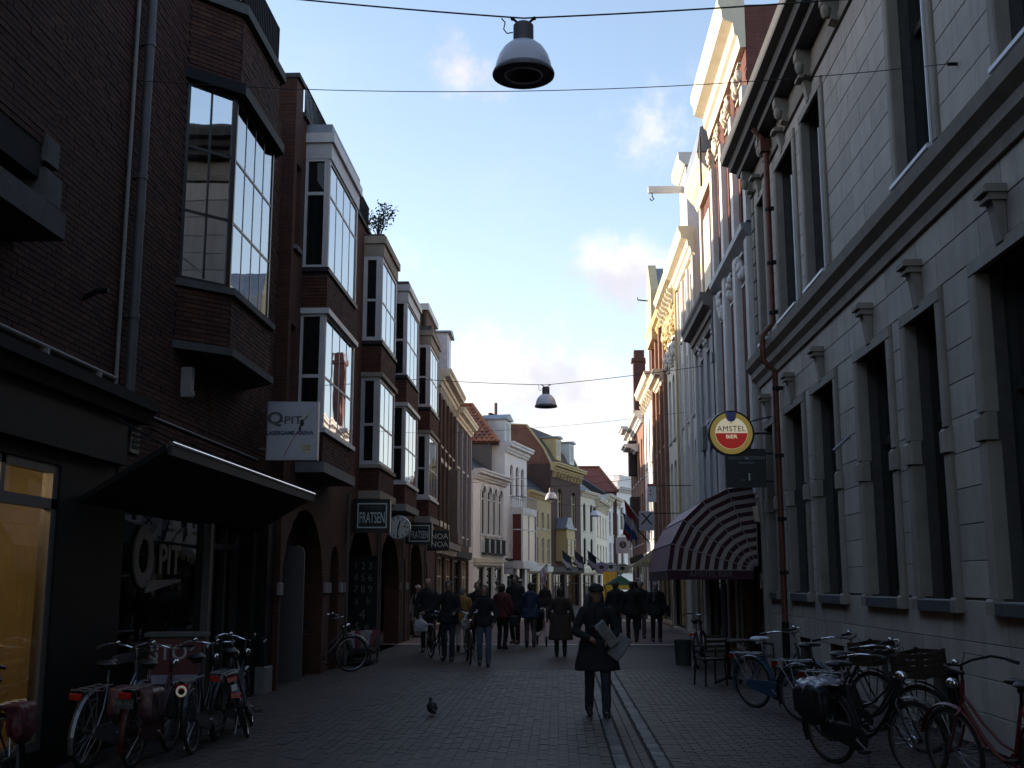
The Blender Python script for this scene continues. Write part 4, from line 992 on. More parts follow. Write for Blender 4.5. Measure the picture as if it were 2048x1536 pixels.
# white corner house closing the view
root, L = facade('corner_house', 'bright white corner house with stacked bay closing the view down the street', (5.45, 107), (8.2, 112), 'house', 'houses along the street')
mb = MB(); ops = [(x0, x0+1.1, z0, z1) for x0 in (.5, 2.4, 4.2) for z0, z1 in ((3.2,5.8),(6.6,8.8))]
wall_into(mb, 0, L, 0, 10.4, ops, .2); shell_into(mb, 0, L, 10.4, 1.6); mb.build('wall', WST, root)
for o in ops: window(root, *o, .13, 1, [2,1], .08, WHITE, G_DARK)
cornice(root, -.1, L+.1, 10.2, .5, .5, WHITE); cornice(root, -.05, L+.05, 6.0, .3, .25, WHITE, 'string_course'); cornice(root, -.05, L+.05, 2.6, .3, .35, WHITE, 'string_course')
mb = MB(); mb.prism([(.6,.1),(L-.6,.1),(L-.6,.9),(.6,.9)], 10.7, 11.3); mb.prism([(1.2,.2),(L-1.2,.2),(L-1.2,.8),(1.2,.8)], 11.3, 11.9); mb.build('attic', WST, root)
# ------------------------------------------------------------------ near right: white stucco building with block joints
XR = 4.34; YF = 24.06
STU = mat('grey_white_stucco', (.385,.345,.300), .75, .11, 2.5, bump=.15, bscale=30, dirt=.62, dirtcol=(.17,.155,.14), world=True, dscale=1.5, dstretch=(1.7,1.7,.22))
STJ = mat('stucco_joint', (.085,.08,.075), .9, .2)
TRIM = mat('buff_stone_trim', (.25,.225,.19), .75, .12, 3, bump=.15, bscale=30, dirt=.55, dirtcol=(.11,.10,.085), world=True, dscale=1.8, dstretch=(1.5,1.5,.3))
BLUEST = mat('blue_stone', (.055,.062,.072), .6, .2, 12)
root, L = facade('stucco_building', 'tall grey white stucco building with block joints and bicycles below, nearest on the right', (XR, YF), (XR, -14))
def YR(y): return YF - y
low = [(22.45, 23.30), (19.74, 21.26), (17.44, 18.96), (14.55, 16.08), (12.60, 13.80), (9.85, 11.40), (7.2, 8.7)]
upw = [(22.5, 23.3), (19.60, 21.25), (17.45, 18.85), (12.30, 13.72), (9.0, 10.4)]
ops = [(YR(b), YR(a), 1.53, 4.85) for a, b in low] + [(YR(b), YR(a), 6.64, 9.68) for a, b in upw] + [(YR((a+b)/2)-.45, YR((a+b)/2)+.45, .12, .86) for a, b in low[1:]]
mb = MB(); wall_into(mb, 0, L, 0, 11.0, ops, .34); shell_into(mb, 0, L, 11.0, 9); mb.build('wall', STJ, root)
# stucco blocks, each proud of its joints
blk = {}
def block(x0, x1, z0, z1, m_=STU, y=-.016):
    w, h_ = round(x1-x0, 3), round(z1-z0, 3)
    if w < .05: return
    if (w, h_, m_.name) not in blk:
        q = MB(); q.bbox(-w/2, w/2, y, 0, -h_/2, h_/2, .006); blk[(w, h_, m_.name)] = q.mesh('stucco_block', m_)
    place('stucco_block', blk[(w, h_, m_.name)], root, ((x0+x1)/2, random.uniform(-.0015,.0015), (z0+z1)/2))
g_ = .010
def course(z0, z1, holes, step, shift, xa, xb):
    segs = []; x = xa
    for a, b in sorted(holes):
        if a > x: segs.append((x, min(a, xb)))
        x = max(x, b)
    if x < xb: segs.append((x, xb))
    for a, b in segs:
        n_ = max(1, round((b-a)/step)); w = (b-a)/n_; cuts = [a]
        for k in range(1, n_): cuts.append(a + w*k + (shift*w*.25 if n_ > 1 else 0))
        cuts.append(b)
        for k in range(len(cuts)-1): block(cuts[k]+g_/2, cuts[k+1]-g_/2, z0+g_/2, z1-g_/2)
xa, xb = 0.0, YR(7.0)
lh = [(YR(b)-.17, YR(a)+.17) for a, b in low]; uh = [(YR(b)-.17, YR(a)+.17) for a, b in upw]
for k in range(9): course(1.56+k*.384, 1.56+(k+1)*.384, lh, 2.2, 0, xa, xb)
for k in range(2): course(5.02+k*.39, 5.02+(k+1)*.39, [], 1.35, 1 if k else -1, xa, xb)
for k in range(8): course(6.62+k*.382, 6.62+(k+1)*.382, uh, 1.25, 1 if k % 2 else -1, xa, xb)
for k in range(1): course(9.68+k*.38, 9.68+(k+1)*.38, [], 1.8, 1, xa, xb)
bh = [(YR((a+b)/2)-.45, YR((a+b)/2)+.45) for a, b in low[1:]]
course(1.11, 1.54, [], 1.5, 1, xa, xb)
for k in range(3): course(.06+k*.35, .06+(k+1)*.35, bh if k < 2 else [], 1.35, 1 if k % 2 else -1, xa, xb)
# windows with deep reveals, moulded surrounds, consoles and sills
WFR = mat('dark_green_frame', (.030,.034,.030), .45, .2)
for (a, b) in low:
    x0, x1 = YR(b), YR(a); w = window(root, x0, x1, 1.53, 4.85, .33, 1, [2.1,1.1], .09, WFR, glassmat('old_glass', (.012,.012,.012), 2.0, .06, 1.6, gain=.75), bar=.06, fd=.09)
    q = MB(); q.bbox(x0-.16, x0+.02, -.065, .10, 1.56, 3.12, .02); q.bbox(x1-.02, x1+.16, -.065, .10, 1.56, 3.12, .02)
    q.bbox(x0-.16, x0+.02, -.065, .10, 3.42, 4.85, .02); q.bbox(x1-.02, x1+.16, -.065, .10, 3.42, 4.85, .02)
    q.bbox(x0-.16, x1+.16, -.065, .06, 4.85, 5.00, .02); q.build('window_surround', TRIM, w)
    for xc in (x0-.07, x1+.07):
        q = MB(); q.bbox(xc-.13, xc+.13, -.10, .06, 3.13, 3.41, .05); q.build('surround_block', TRIM, w)
    for xc in (x0-.08, x1+.08):
        q = MB(); q.bbox(xc-.11, xc+.11, -.11, .0, 1.40, 1.56, .03); q.build('sill_block', TRIM, w)
    q = MB(); q.bbox(x0+.04, x1-.04, -.10, .33, 1.40, 1.53, .01); q.build('sill', BLUEST, w)
    xm = (x0+x1)/2; q = MB(); q.T = Matrix.Translation((xm,0,0)); q.sweep([(-.02,4.90),(-.08,4.95),(-.12,5.25),(-.16,5.40),(-.02,5.40)], -.085, .085); q.bbox(-.15, .15, -.24, -.017, 5.42, 5.50, .02); q.bbox(-.12, .12, -.20, -.017, 5.35, 5.42, .02)
    q.build('keystone_console', TRIM, w)
SILLW = mat('pale_sill', (.62,.64,.70), .4, .05)
for (a, b) in upw:
    x0, x1 = YR(b), YR(a); w = window(root, x0, x1, 6.64, 9.68, .33, 1, [2.1,1.0], .09, WFR, glassmat('old_glass', (.012,.012,.012), 2.0, .06, 1.6, gain=.75), bar=.05, fd=.09)
    q = MB(); q.bbox(x0-.15, x0+.02, -.06, .10, 6.66, 9.68, .02); q.bbox(x1-.02, x1+.15, -.06, .10, 6.66, 9.68, .02); q.bbox(x0-.15, x1+.15, -.06, .06, 9.68, 9.84, .02); q.build('window_surround', TRIM, w)
    q = MB(); q.bbox(x0-.02, x1+.02, -.14, .30, 6.585, 6.64, .01); q.build('sill', SILLW, w)
    xm = (x0+x1)/2; q = MB(); q.T = Matrix.Translation((xm,0,0)); q.sweep([(-.02,9.72),(-.08,9.78),(-.12,10.0),(-.16,10.12),(-.02,10.12)], -.085, .085); q.bbox(-.15, .15, -.24, -.017, 10.13, 10.2, .02); q.build('keystone_console', TRIM, w)
for (a, b) in upw[1:4]:    # added pale strips: skylight on the frame sides put into the colour
    x1 = YR(a); q = MB(); q.box(x1-.10, x1-.06, .03, .09, 6.66, 9.0); q.build('painted_sky_edge', SILLW, root)
    q = MB(); q.box(x1-.025, x1-.001, -.085, .02, 6.66, 9.0); q.build('painted_sky_edge', SILLW, root)
for (a, b) in low[1:]:
    xm = YR((a+b)/2); q = MB(); q.poly([(xm-.45,.30,.12),(xm+.45,.30,.12),(xm+.45,.30,.86),(xm-.45,.30,.86)]); q.build('cellar_dark_sheet', BLACK, root)  # black sheet painted in for the shade inside the cellar
    q = MB()
    for k in range(6): q.tube([(xm-.36+k*.145,.14,.12),(xm-.36+k*.145,.14,.86)], .012, 6)
    q.build('cellar_bars', BLACK, root)
# transom band, string course, frieze, gutter
xe = YR(-13)
q = MB(); q.sweep([(0,5.80),(-.06,5.80),(-.08,5.92),(-.16,6.0),(-.17,6.12),(-.27,6.22),(-.30,6.36),(-.12,6.46),(-.10,6.58),(0,6.60)], -.02, xe); q.build('string_course', TRIM, root)
q = MB(); q.sweep([(0,10.10),(-.05,10.10),(-.07,10.22),(-.04,10.26),(-.04,10.58),(0,10.58)], -.02, xe); q.build('frieze', TRIM, root)
q = MB(); q.sweep([(0,10.58),(-.30,10.60),(-.32,10.70),(-.46,10.74),(-.50,10.86),(-.64,10.90),(-.68,11.05),(-.66,11.12),(0,11.12)], -.05, xe); q.build('gutter_cornice', mat('dark_gutter', (.055,.052,.050), .6, .2), root)
for k in range(9): 
    x = .35 + k*1.9; q = MB(); q.T = Matrix.Translation((x,0,0)); q.sweep([(-.03,10.10),(-.16,10.14),(-.14,10.30),(-.28,10.44),(-.28,10.58),(-.03,10.58)], -.12, .12); q.ell((0,-.2,10.32), (.10,.09,.13), 8, 6); q.build('bracket', TRIM, root, smooth=True, ang=30)
q = MB()
for z0 in [6.62+k*.382 for k in range(9)]: q.bbox(.0, .30, -.045, -.017, z0+.02, z0+.36, .01)
q.build('corner_quoin', TRIM, root)
# copper downpipe
COP = mat('copper_pipe', (.12,.045,.028), .55, .25, 6, metal=.25)
q = MB(); xp = YR(21.55); q.tube([(xp,-.36,10.72),(xp,-.20,10.5),(xp,-.16,10.2)], .07, 10); q.tube([(xp,-.14,10.3),(xp,-.14,6.7),(xp,-.36,6.45),(xp,-.36,5.95),(xp,-.14,5.75),(xp,-.14,.9)], .058, 10)
q.box(xp-.09, xp+.09, -.26, -.06, 10.2, 10.46)
q.build('downpipe', COP, root, smooth=True)
q = MB(); q.tube([(xp,-.14,1.0),(xp,-.14,.02)], .07, 10); q.build('pipe_foot', BLACK, root, smooth=True)
for z in (9.0, 7.9, 6.9, 5.4, 4.1, 2.9, 1.9):
    q = MB(); q.tube([(xp,-.14,z-.035),(xp,-.14,z+.035)], .068, 10); q.box(xp+.03, xp+.13, -.16, 0, z-.03, z+.03); q.build('pipe_clip', BLACK, root, smooth=True)
q = MB(); q.tube([(YR(16.75),-.02,3.86),(YR(16.6),-.30,3.62)], .028, 8); q.build('flag_holder', STEEL, root)
q = MB(); q.tube([(YR(11.51),-.015,7.22),(YR(11.51),-.12,7.22)], .02, 6); q.build('wire_anchor', BLACK, root)
# pilaster at the far corner, down to the street
q = MB(); q.bbox(.0, .26, -.09, -.017, 0, 5.8, .02); q.build('corner_pilaster', TRIM, root)

# ------------------------------------------------------------------ right row beyond
WPIL = mat('white_pilaster', (.60,.57,.54), .6, .1, 4, dirt=.3, dirtcol=(.3,.26,.22))
BRR = brickmat('maroon_brick', (.15,.055,.042), (.12,.045,.038), (.07,.055,.05))
BRO = brickmat('orange_brick', (.30,.16,.11), (.25,.13,.09), (.18,.12,.09))
r_, L = house('brick_house', 'tall maroon brick house with fluted white pilasters and huge cream cornice', (XR, 29.5), (XR, 24.12), 14.8, BRR,
    [(5.0, 8.3, (.18,.5,.82), .75, .3, 1, [2,1]), (9.8, 12.7, (.18,.5,.82), .8, 0, 1, [2,1])], (1.25, .60, CREAM, 0), None, [(.05,.45,.1,2.9),(.5,.95,.1,2.9)], WPIL, depth=8)
for f_ in (.02, .34, .66, .98):
    mb = MB()
    for k in range(4): mb.box(f_*L-.17+k*.09, f_*L-.11+k*.09, -.16, -.05, 3.6, 9.25)
    mb.box(f_*L-.19, f_*L+.19, -.12, -.001, 3.5, 9.25); mb.box(f_*L-.18, f_*L+.18, -.14, -.001, 9.62, 12.8); mb.build('fluted_pilaster', WPIL, r_)
mb = MB(); mb.sweep([(0,9.28),(-.05,9.28),(-.24,9.46),(-.26,9.58),(0,9.60)], 0, L); mb.build('lead_ledge', ZINC, r_)
for k, f_ in enumerate((.18, .5, .82)): carving(r_, f_*L, 8.75, .75, WPIL, -.02, k); carving(r_, f_*L, 13.15, .7, CREAM, -.02, 10+k)
for k, f_ in enumerate((.02, .34, .66, .98)): carving(r_, f_*L, 13.1, .5, CREAM, -.12, 20+k)
mb = MB(); mb.box(0, L, -.10, -.001, 3.1, 3.5); mb.build('shop_band', mat('pink_grey_band', (.34,.27,.25), .7), r_)
mb = MB(); mb.tube([(L*.1,-.45,13.6),(L*.1,-.45,12.2)], .03, 6); mb.build('flag_bracket', DARKM, r_)

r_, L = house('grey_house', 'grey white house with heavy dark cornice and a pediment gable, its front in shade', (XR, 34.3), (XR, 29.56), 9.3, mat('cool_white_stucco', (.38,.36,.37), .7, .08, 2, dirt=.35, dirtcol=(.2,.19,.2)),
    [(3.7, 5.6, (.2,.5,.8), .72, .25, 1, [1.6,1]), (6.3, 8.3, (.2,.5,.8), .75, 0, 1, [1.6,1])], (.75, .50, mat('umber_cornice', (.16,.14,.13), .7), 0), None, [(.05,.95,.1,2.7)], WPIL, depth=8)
mb = MB(); mb.sweep([(.1,9.4),(2.6,12.3),(8,9.4)], .05, L-.05); mb.build('roof', TILE_R, r_)
for k, f_ in enumerate((.2,.5,.8)): carving(r_, f_*L, 8.62, .42, WPIL, -.02, 30+k)
mb = MB(); mb.box(1.0, 3.7, .15, 2.6, 9.4, 13.2); d_ = mb.build('gable_dormer', BRR, r_)
mb = MB(); mb.box(.9, 1.2, .05, .149, 9.4, 13.0); mb.box(3.5, 3.8, .05, .149, 9.4, 13.0); mb.box(1.7, 3.0, .06, .149, 10.2, 12.4); mb.build('gable_surround', CREAM, d_)
mb = MB(); mb.sweep([(2.6,13.0),(.02,13.0),(-.06,13.2),(-.16,13.3),(-.34,13.55),(-.36,13.7),(2.6,13.7)], .75, 3.95); mb.build('gable_cornice', CREAM, d_)
mb = MB(); mb.sweep([(2.6,13.71),(-.36,13.71),(-.25,14.45),(.2,14.6),(2.6,14.6)], .72, 3.98); mb.build('gable_top', ZINC, d_)
mb = MB(); mb.box(1.3, 3.4, -.02, .1, 13.72, 14.4); mb.build('gable_panel', CREAM, d_)
mb = MB(); xq = L-.05; mb.tube([(xq,-.45,9.3),(xq,-.14,8.9),(xq,-.12,.4)], .06, 10); mb.box(xq-.1, xq+.1, -.24, -.02, 7.5, 7.75); mb.build('downpipe', mat('lead_grey_pipe', (.13,.13,.15), .5), r_, smooth=True)
mb = MB(); mb.box(L*.72, L*.72+.5, -.42, -.30, 5.25, 5.9); mb.build('notice_board', mat('grey_board', (.13,.13,.125), .6), r_)

r_, L = house('cream_house', 'sunlit cream house with hoisting beam over its cornice and pale pink side wall', (XR, 39.3), (XR, 34.36), 12.7, mat('pale_cream_paint', (.68,.60,.50), .65, .08, 2, dirt=.2, dirtcol=(.35,.28,.2)),
    [(3.7, 6.2, (.2,.5,.8), .8, .3, 1, [1.6,1]), (7.0, 9.2, (.2,.5,.8), .8, 0, 1, [1.6,1]), (10.0, 11.6, (.2,.5,.8), .8, 0, 1, [1])], (.85, .50, CREAM, 0), None, [(.05,.95,.1,2.7)], WPIL, depth=8)
mb = MB()
for f_ in (.03,.35,.65,.97): mb.bbox(f_*L-.14, f_*L+.14, -.09, -.001, 3.3, 11.9, .02)
mb.build('pilaster', WPIL, r_)
mb = MB(); mb.box(.9, 2.9, .05, 2.5, 12.85, 15.7); d_ = mb.build('hoist_dormer', WPIL, r_)
mb = MB(); mb.sweep([(2.5,15.6),(.0,15.6),(-.2,15.8),(-.22,16.05),(2.5,16.05)], .75, 3.05); mb.build('dormer_cornice', WPIL, d_)
mb = MB(); mb.box(1.82, 1.98, -1.15, .1, 15.02, 15.24); mb.build('hoist_beam', WPIL, d_)
mb = MB(); mb.tube([(1.9,-1.02,15.02),(1.9,-1.02,14.90),(1.9,-.96,14.80),(1.9,-1.04,14.74),(1.9,-1.1,14.82)], .022, 6); mb.build('hook', DARKM, d_)
mb = MB(); mb.tube([(.06,-.10,12.6),(.06,-.10,.3)], .07, 10); mb.build('downpipe', mat('ochre_pipe', (.45,.32,.13), .6), r_, smooth=True)
mb = MB(); mb.sweep([(.2,12.85),(2.5,14.3),(2.5,12.85)], 3.0, L-.05); mb.build('roof', TILE_R, r_)

r_, L = house('ornate_house', 'sunlit yellowish house with leafy carved frieze under its cornice', (XR, 44.0), (XR, 39.36), 12.7, mat('warm_white_paint', (.66,.60,.48), .65, .08, 2),
    [(3.7, 6.2, (.2,.5,.8), .8, .3, 1, [1.6,1]), (7.0, 9.4, (.2,.5,.8), .8, .3, 1, [1.6,1])], (.6, .48, CREAM, 0), None, [(.05,.95,.1,2.7)], WPIL, depth=8)
for k in range(7): carving(r_, (k+.5)*L/7, 11.2 + .25*(k % 2), .8, mat('gilt_plaster', (.58,.45,.22), .6), -.02, 40+k)
for k in range(3): carving(r_, (.2+.3*k)*L, 10.1, .8, WPIL, -.02, 60+k)
for k in range(7): bracket(r_, (k+.5)*L/7, 11.75, .2, .45, .38, CREAM)

r_, L = house('orange_house', 'narrow orange brick house with pointed cream gable and grey roof', (XR, 49.9), (XR, 44.06), 12.6, BRO,
    [(3.7, 6.2, (.2,.5,.8), .8, 0, 1, [1.6,1]), (7.2, 9.6, (.2,.5,.8), .8, 0, 1, [1.6,1]), (10.3, 11.9, (.2,.5,.8), .7, 0, 1, [1])], (.5, .35, OCH, 0), None, [(.05,.95,.1,2.7)], OCH, depth=8)
for f_ in (.03,.35,.65,.97):
    mb = MB(); mb.bbox(f_*L-.16, f_*L+.16, -.14, -.001, 3.3, 12.2, .02); mb.build('pilaster', BRO, r_)
mb = MB(); mb.yprism([(.2,12.0),(2.6,12.0),(2.6,14.2),(1.4,15.6),(.2,14.2)], -.30, .05); mb.build('gable', mat('buff_gable', (.58,.46,.28), .7), r_)
mb = MB(); mb.yprism([(.15,12.0),(2.65,12.0),(2.65,14.1),(1.4,15.45),(.15,14.1)], .06, 6); mb.build('roof', ZINC, r_)
mb = MB(); mb.tube([(1.3,-.3,14.0),(1.3,-.75,14.05),(1.3,-.78,14.15)], .03, 6); mb.build('hook', DARKM, r_)
cornice(r_, .3*L, .9*L, 9.7, .5, .5, CREAM, 'window_hood')

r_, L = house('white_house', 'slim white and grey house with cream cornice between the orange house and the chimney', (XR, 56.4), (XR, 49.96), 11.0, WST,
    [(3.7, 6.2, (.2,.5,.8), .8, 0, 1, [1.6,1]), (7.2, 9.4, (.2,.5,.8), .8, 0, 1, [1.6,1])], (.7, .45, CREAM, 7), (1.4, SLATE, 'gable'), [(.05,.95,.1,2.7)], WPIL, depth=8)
mb = MB(); mb.box(L-1.2, L-.4, -.12, 1.5, 11.0, 13.6); mb.build('stair_box', mat('dark_umber', (.05,.035,.03), .8), r_)
mb = MB(); mb.box(.8, L-1.3, .1, 3, 11.0, 13.0); mb.build('roof_room', WST, r_)
r_, L = house('red_house', 'far red brick house with tall chimney and dark projecting box signs', (XR-.05, 66.5), (XR-.05, 56.46), 10.2, BRO,
    [(3.7, 6.2, (.12,.31,.5,.69,.88), .9, 0, 1, [1.6,1]), (7.0, 9.0, (.12,.31,.5,.69,.88), .9, 0, 1, [1.6,1])], (.6, .5, WHITE, 0), (1.2, SLATE, 'gable'), [(.05,.95,.1,2.7)], WHITE, depth=8)
mb = MB(); mb.box(.3, 1.0, .2, .9, 10.2, 14.6); mb.box(.2, 1.1, .1, 1.0, 14.6, 14.8); mb.box(.35, .95, .25, .85, 14.8, 15.3); mb.build('chimney', BRR, r_)
UMB = mat('umber_box', (.06,.035,.03), .7)
for y_, z0, z1, w_ in ((60.5, 4.6, 6.2, .45), (62.0, 7.5, 9.4, .40)):
    mb = MB(); mb.box(66.5-y_-.5, 66.5-y_+.5, -w_, -.01, z0, z1); mb.build('box_oriel', UMB, r_)
for (y_, z_) in ((63.5, 9.9), (61.0, 8.6)):
    cornice(r_, 66.5-y_-1.2, 66.5-y_+1.2, z_, .4, .8, WHITE, 'hood')
# ------------------------------------------------------------------ hanging street lamps and wires
LAMPM = mat('lamp_grey_enamel', (.55,.53,.58), .36, .06, 3, spec=.6, coat=.3)
def make_lamp():
    r_ = empty('street_lamp', (0,0,0))
    mb = MB(); mb.lathe([(.0,.60),(.085,.60),(.11,.575),(.112,.37)], 28); mb.build('neck', mat('lamp_neck', (.085,.075,.08), .5, .1), r_, smooth=True)
    mb = MB(); mb.lathe([(.112,.372),(.16,.355),(.22,.30),(.27,.215),(.30,.12),(.312,.05)], 36); mb.build('dome', LAMPM, r_, smooth=True)
    mb = MB(); mb.lathe([(.312,.055),(.325,.045),(.338,.01),(.335,-.01),(.30,-.012),(.30,.0),(.19,.0)], 36); mb.build('rim', mat('lamp_rim', (.09,.085,.09), .4), r_, smooth=True)
    mb = MB(); mb.lathe([(.215,-.004),(.205,-.016),(.19,-.016),(.185,-.002)], 32); mb.build('reflector_ring', mat('ring_grey', (.55,.54,.58), .35), r_, smooth=True)
    mb = MB(); mb.lathe([(0,.12),(.10,.10),(.185,.0)], 28); mb.build('lens', glassmat('lamp_lens', (.06,.055,.05), 1.6), r_, smooth=True)
    mb = MB(); mb.tube([(-.12,0,.665),(-.05,0,.60)], .014, 6); mb.tube([(.12,0,.665),(.05,0,.60)], .014, 6); mb.ell((-.12,0,.66), (.022,.022,.022), 8, 6); mb.ell((.12,0,.66), (.022,.022,.022), 8, 6)
    mb.tube([(-.24,0,.668),(-.20,0,.62),(-.215,0,.54),(-.18,0,.49),(-.115,0,.50)], .007, 6); mb.build('hanger', BLACK, r_)
    return r_
lamp0 = make_lamp()
index_kids()
spots = [((-.345, 11.4, 7.13), 'grey dome street lamp hanging largest at the top of the street', 1.0), ((-.35, 33.0, 6.86), 'grey dome street lamp hanging in the middle distance against the cloud', 1.0),
         ((-.34, 54.0, 5.62), 'pale dome street lamp hanging before the ochre house', .96), ((2.37, 74.0, 5.98), 'small bright dome street lamp hanging before the cream houses', .98)]
for i, (p, lb, s_) in enumerate(spots):
    o = lamp0 if i == 0 else copy_tree(lamp0)
    o.location = p; o.scale = (s_,)*3; tag(o, lb, 'street lamp', 'street lamps hung over the street')
WIRE = mat('wire_black', (.02,.02,.022), .5)
def wire(label, pts, r, sag=.0, n=14):
    P_ = []
    for i in range(len(pts)-1):
        a, b = Vector(pts[i]), Vector(pts[i+1])
        for k in range(n):
            t_ = k/n; p = a.lerp(b, t_); p.z -= sag*4*t_*(1-t_); P_.append(p)
    P_.append(Vector(pts[-1]))
    mb = MB(); mb.tube(P_, r, 6); return tag(mb.build('overhead_wire', WIRE, smooth=True), label, 'wire', 'wires over the street')
wire('thick wire carrying the nearest lamp across the top of the photo', [(-4.74,11.4,8.34),(-.345,11.4,7.795),(4.33,11.4,8.02)], .009, .03)
wire('thin sagging wire below the nearest lamp wire', [(-4.74,11.75,7.32),(4.25,11.5,7.22)], .0045, .22, 24)
wire('wire carrying the second lamp', [(-4.5,33.0,7.75),(-.35,33.0,7.52),(4.3,33.0,8.05)], .010, .03)
wire('thin wire crossing behind the second lamp', [(-4.5,37.0,6.6),(4.3,37.5,7.35)], .006, .12)
wire('wire carrying the lamp before the ochre house', [(-4.3,54.0,6.5),(-.34,54.0,6.25),(4.3,54,6.7)], .010, .05)
wire('wire carrying the farthest lamp', [(-1.0,74.0,6.9),(2.37,74.0,6.63),(6.0,74,6.9)], .010, .05)
wire('thin wire across the street before the white houses', [(-4.4,47.0,6.0),(4.3,47.5,6.3)], .006, .10)

# ------------------------------------------------------------------ striped hood awning
AX, AY0, AY1, AZ, AR = 4.24, 24.45, 29.2, 1.98, 1.93
aw = tag(empty('striped_awning', (AX, AY0, AZ)), 'round hood awning with dark red and cream stripes over the bar front', 'awning')
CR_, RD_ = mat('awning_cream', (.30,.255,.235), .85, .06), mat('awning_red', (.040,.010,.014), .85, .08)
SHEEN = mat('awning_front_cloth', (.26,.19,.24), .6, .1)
NS, NR = 9, 5
def rib(i, r): a = PI/2*i/NR; return (-r*math.cos(a), r*math.sin(a)*.94)
for side, yy in ((0, 0.0), (1, AY1-AY0)):
    mb = MB()
    for i in range(NR):
        for k in range(2*NS):
            r0, r1 = .16+(AR-.16)*k/(2*NS), .16+(AR-.16)*(k+1)/(2*NS); mb.mi = k % 2
            bul = lambda r, ii: (.0 if side == 0 else .0)
            p = [(rib(i,r0)[0], yy, rib(i,r0)[1]), (rib(i,r1)[0], yy, rib(i,r1)[1]), (rib(i+1,r1)[0], yy, rib(i+1,r1)[1]), (rib(i+1,r0)[0], yy, rib(i+1,r0)[1])]
            mb.poly(p if side == 0 else list(reversed(p)))
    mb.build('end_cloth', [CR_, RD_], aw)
mb = MB(); nst = 26
for i in range(NR):
    for k in range(nst):
        y0, y1 = (AY1-AY0)*k/nst, (AY1-AY0)*(k+1)/nst; mb.mi = k % 2
        a, b = rib(i, AR), rib(i+1, AR); mb.poly([(a[0],y0,a[1]),(b[0],y0,b[1]),(b[0],y1,b[1]),(a[0],y1,a[1])])
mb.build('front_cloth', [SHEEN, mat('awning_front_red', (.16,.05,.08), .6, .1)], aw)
mb = MB()
for i in range(NR+1):
    mb = MB(); q = rib(i, AR+.006); q0 = rib(i, .1); mb.tube([(q0[0],-.006,q0[1]),(q[0],-.006,q[1]),(q[0],AY1-AY0+.006,q[1]),(q0[0],AY1-AY0+.006,q0[1])], .012, 6)
    mb.build('rib', mat('awning_rib', (.22,.20,.20), .5), aw)
mb = MB(); n_ = 30
for k in range(n_):
    y0, y1 = (AY1-AY0)*k/n_, (AY1-AY0)*(k+1)/n_; z0, z1 = -.20-.03*math.sin(k*1.57)**2, -.20-.03*math.sin((k+1)*1.57)**2
    mb.poly([(-AR-.01,y0,0),(-AR-.01,y1,0),(-AR-.01,y1,z1),(-AR-.01,y0,z0)])
mb.poly([(-AR,-.01,0),(-.1,-.01,0),(-.1,-.01,-.20),(-AR,-.01,-.20)])
mb.build('valance', mat('valance_maroon', (.040,.012,.020), .85), aw)
lettering(aw, 'AMSTEL BIER', mat('valance_print', (.15,.13,.12), .8), (-1.0, -.016, -.09), .155, .0008, 1.05)
# bar front under the awning: table and chairs
TB = mat('dark_teak', (.035,.022,.015), .6, .25, 8)
tb = tag(empty('cafe_table', (2.95, 20.3, 0)), 'dark round cafe table in the shade before the bar', 'table')
mb = MB(); mb.lathe([(0,.74),(.40,.74),(.41,.72),(.40,.70),(0,.70)], 28); mb.build('tabletop', TB, tb, smooth=True)
mb = MB(); mb.tube([(0,0,.70),(0,0,.06)], .03, 8); mb.build('stem', BLACK, tb)
for a in range(4):
    mb = MB(); mb.tube([(0,0,.10),(.30*math.cos(a*PI/2+.6),.30*math.sin(a*PI/2+.6),.02)], .02, 6); mb.build('leg', BLACK, tb)
mb = MB(); mb.lathe([(0,0),(.05,0),(.055,.03),(.045,.03),(.04,.012),(0,.012)], 14, Matrix.Translation((2.9,20.2,.745))); tag(mb.build('ashtray', mat('glass_ashtray', (.3,.3,.3), .2), smooth=True), 'small pale ashtray on the dark cafe table', 'ashtray')
def chair(loc, rz, label):
    c = tag(empty('cafe_chair', loc, (0,0,rz)), label, 'chair', 'cafe chairs before the bar')
    mb = MB(); mb.bbox(-.21, .21, -.21, .21, .43, .46, .02); mb.build('seat', TB, c)
    for sx in (-1, 1):
        for sy in (-1, 1):
            mb = MB(); mb.tube([(sx*.18,sy*.18,.43),(sx*.20,sy*.21,0)], .016, 6); mb.build('leg', BLACK, c)
        mb = MB(); mb.tube([(sx*.19,.19,.45),(sx*.19,.24,.86)], .014, 6); mb.build('back_post', BLACK, c)
        mb = MB(); mb.tube([(sx*.20,.20,.66),(sx*.23,.0,.67),(sx*.21,-.18,.64),(sx*.20,-.19,.44)], .013, 6); mb.build('armrest', BLACK, c)
    for k in range(4):
        mb = MB(); mb.box(-.19, .19, .215+k*.008, .228+k*.008, .56+k*.08, .61+k*.08); mb.build('slat', TB, c)
    return c
chair((2.55, 19.7, 0), R(200), 'dark slatted cafe chair on the street side of the round table'); chair((3.6, 20.6, 0), R(80), 'dark slatted cafe chair against the bar wall by the round table')
mb = MB(); mb.lathe([(0,0),(.16,0),(.19,.5),(.2,.52),(.17,.52),(.15,.1)], 16, Matrix.Translation((2.62,24.6,0))); tag(mb.build('litter_bin', mat('dark_green_plastic', (.03,.04,.035), .6), smooth=True), 'dark litter bin behind the bicycle by the bar', 'litter bin')

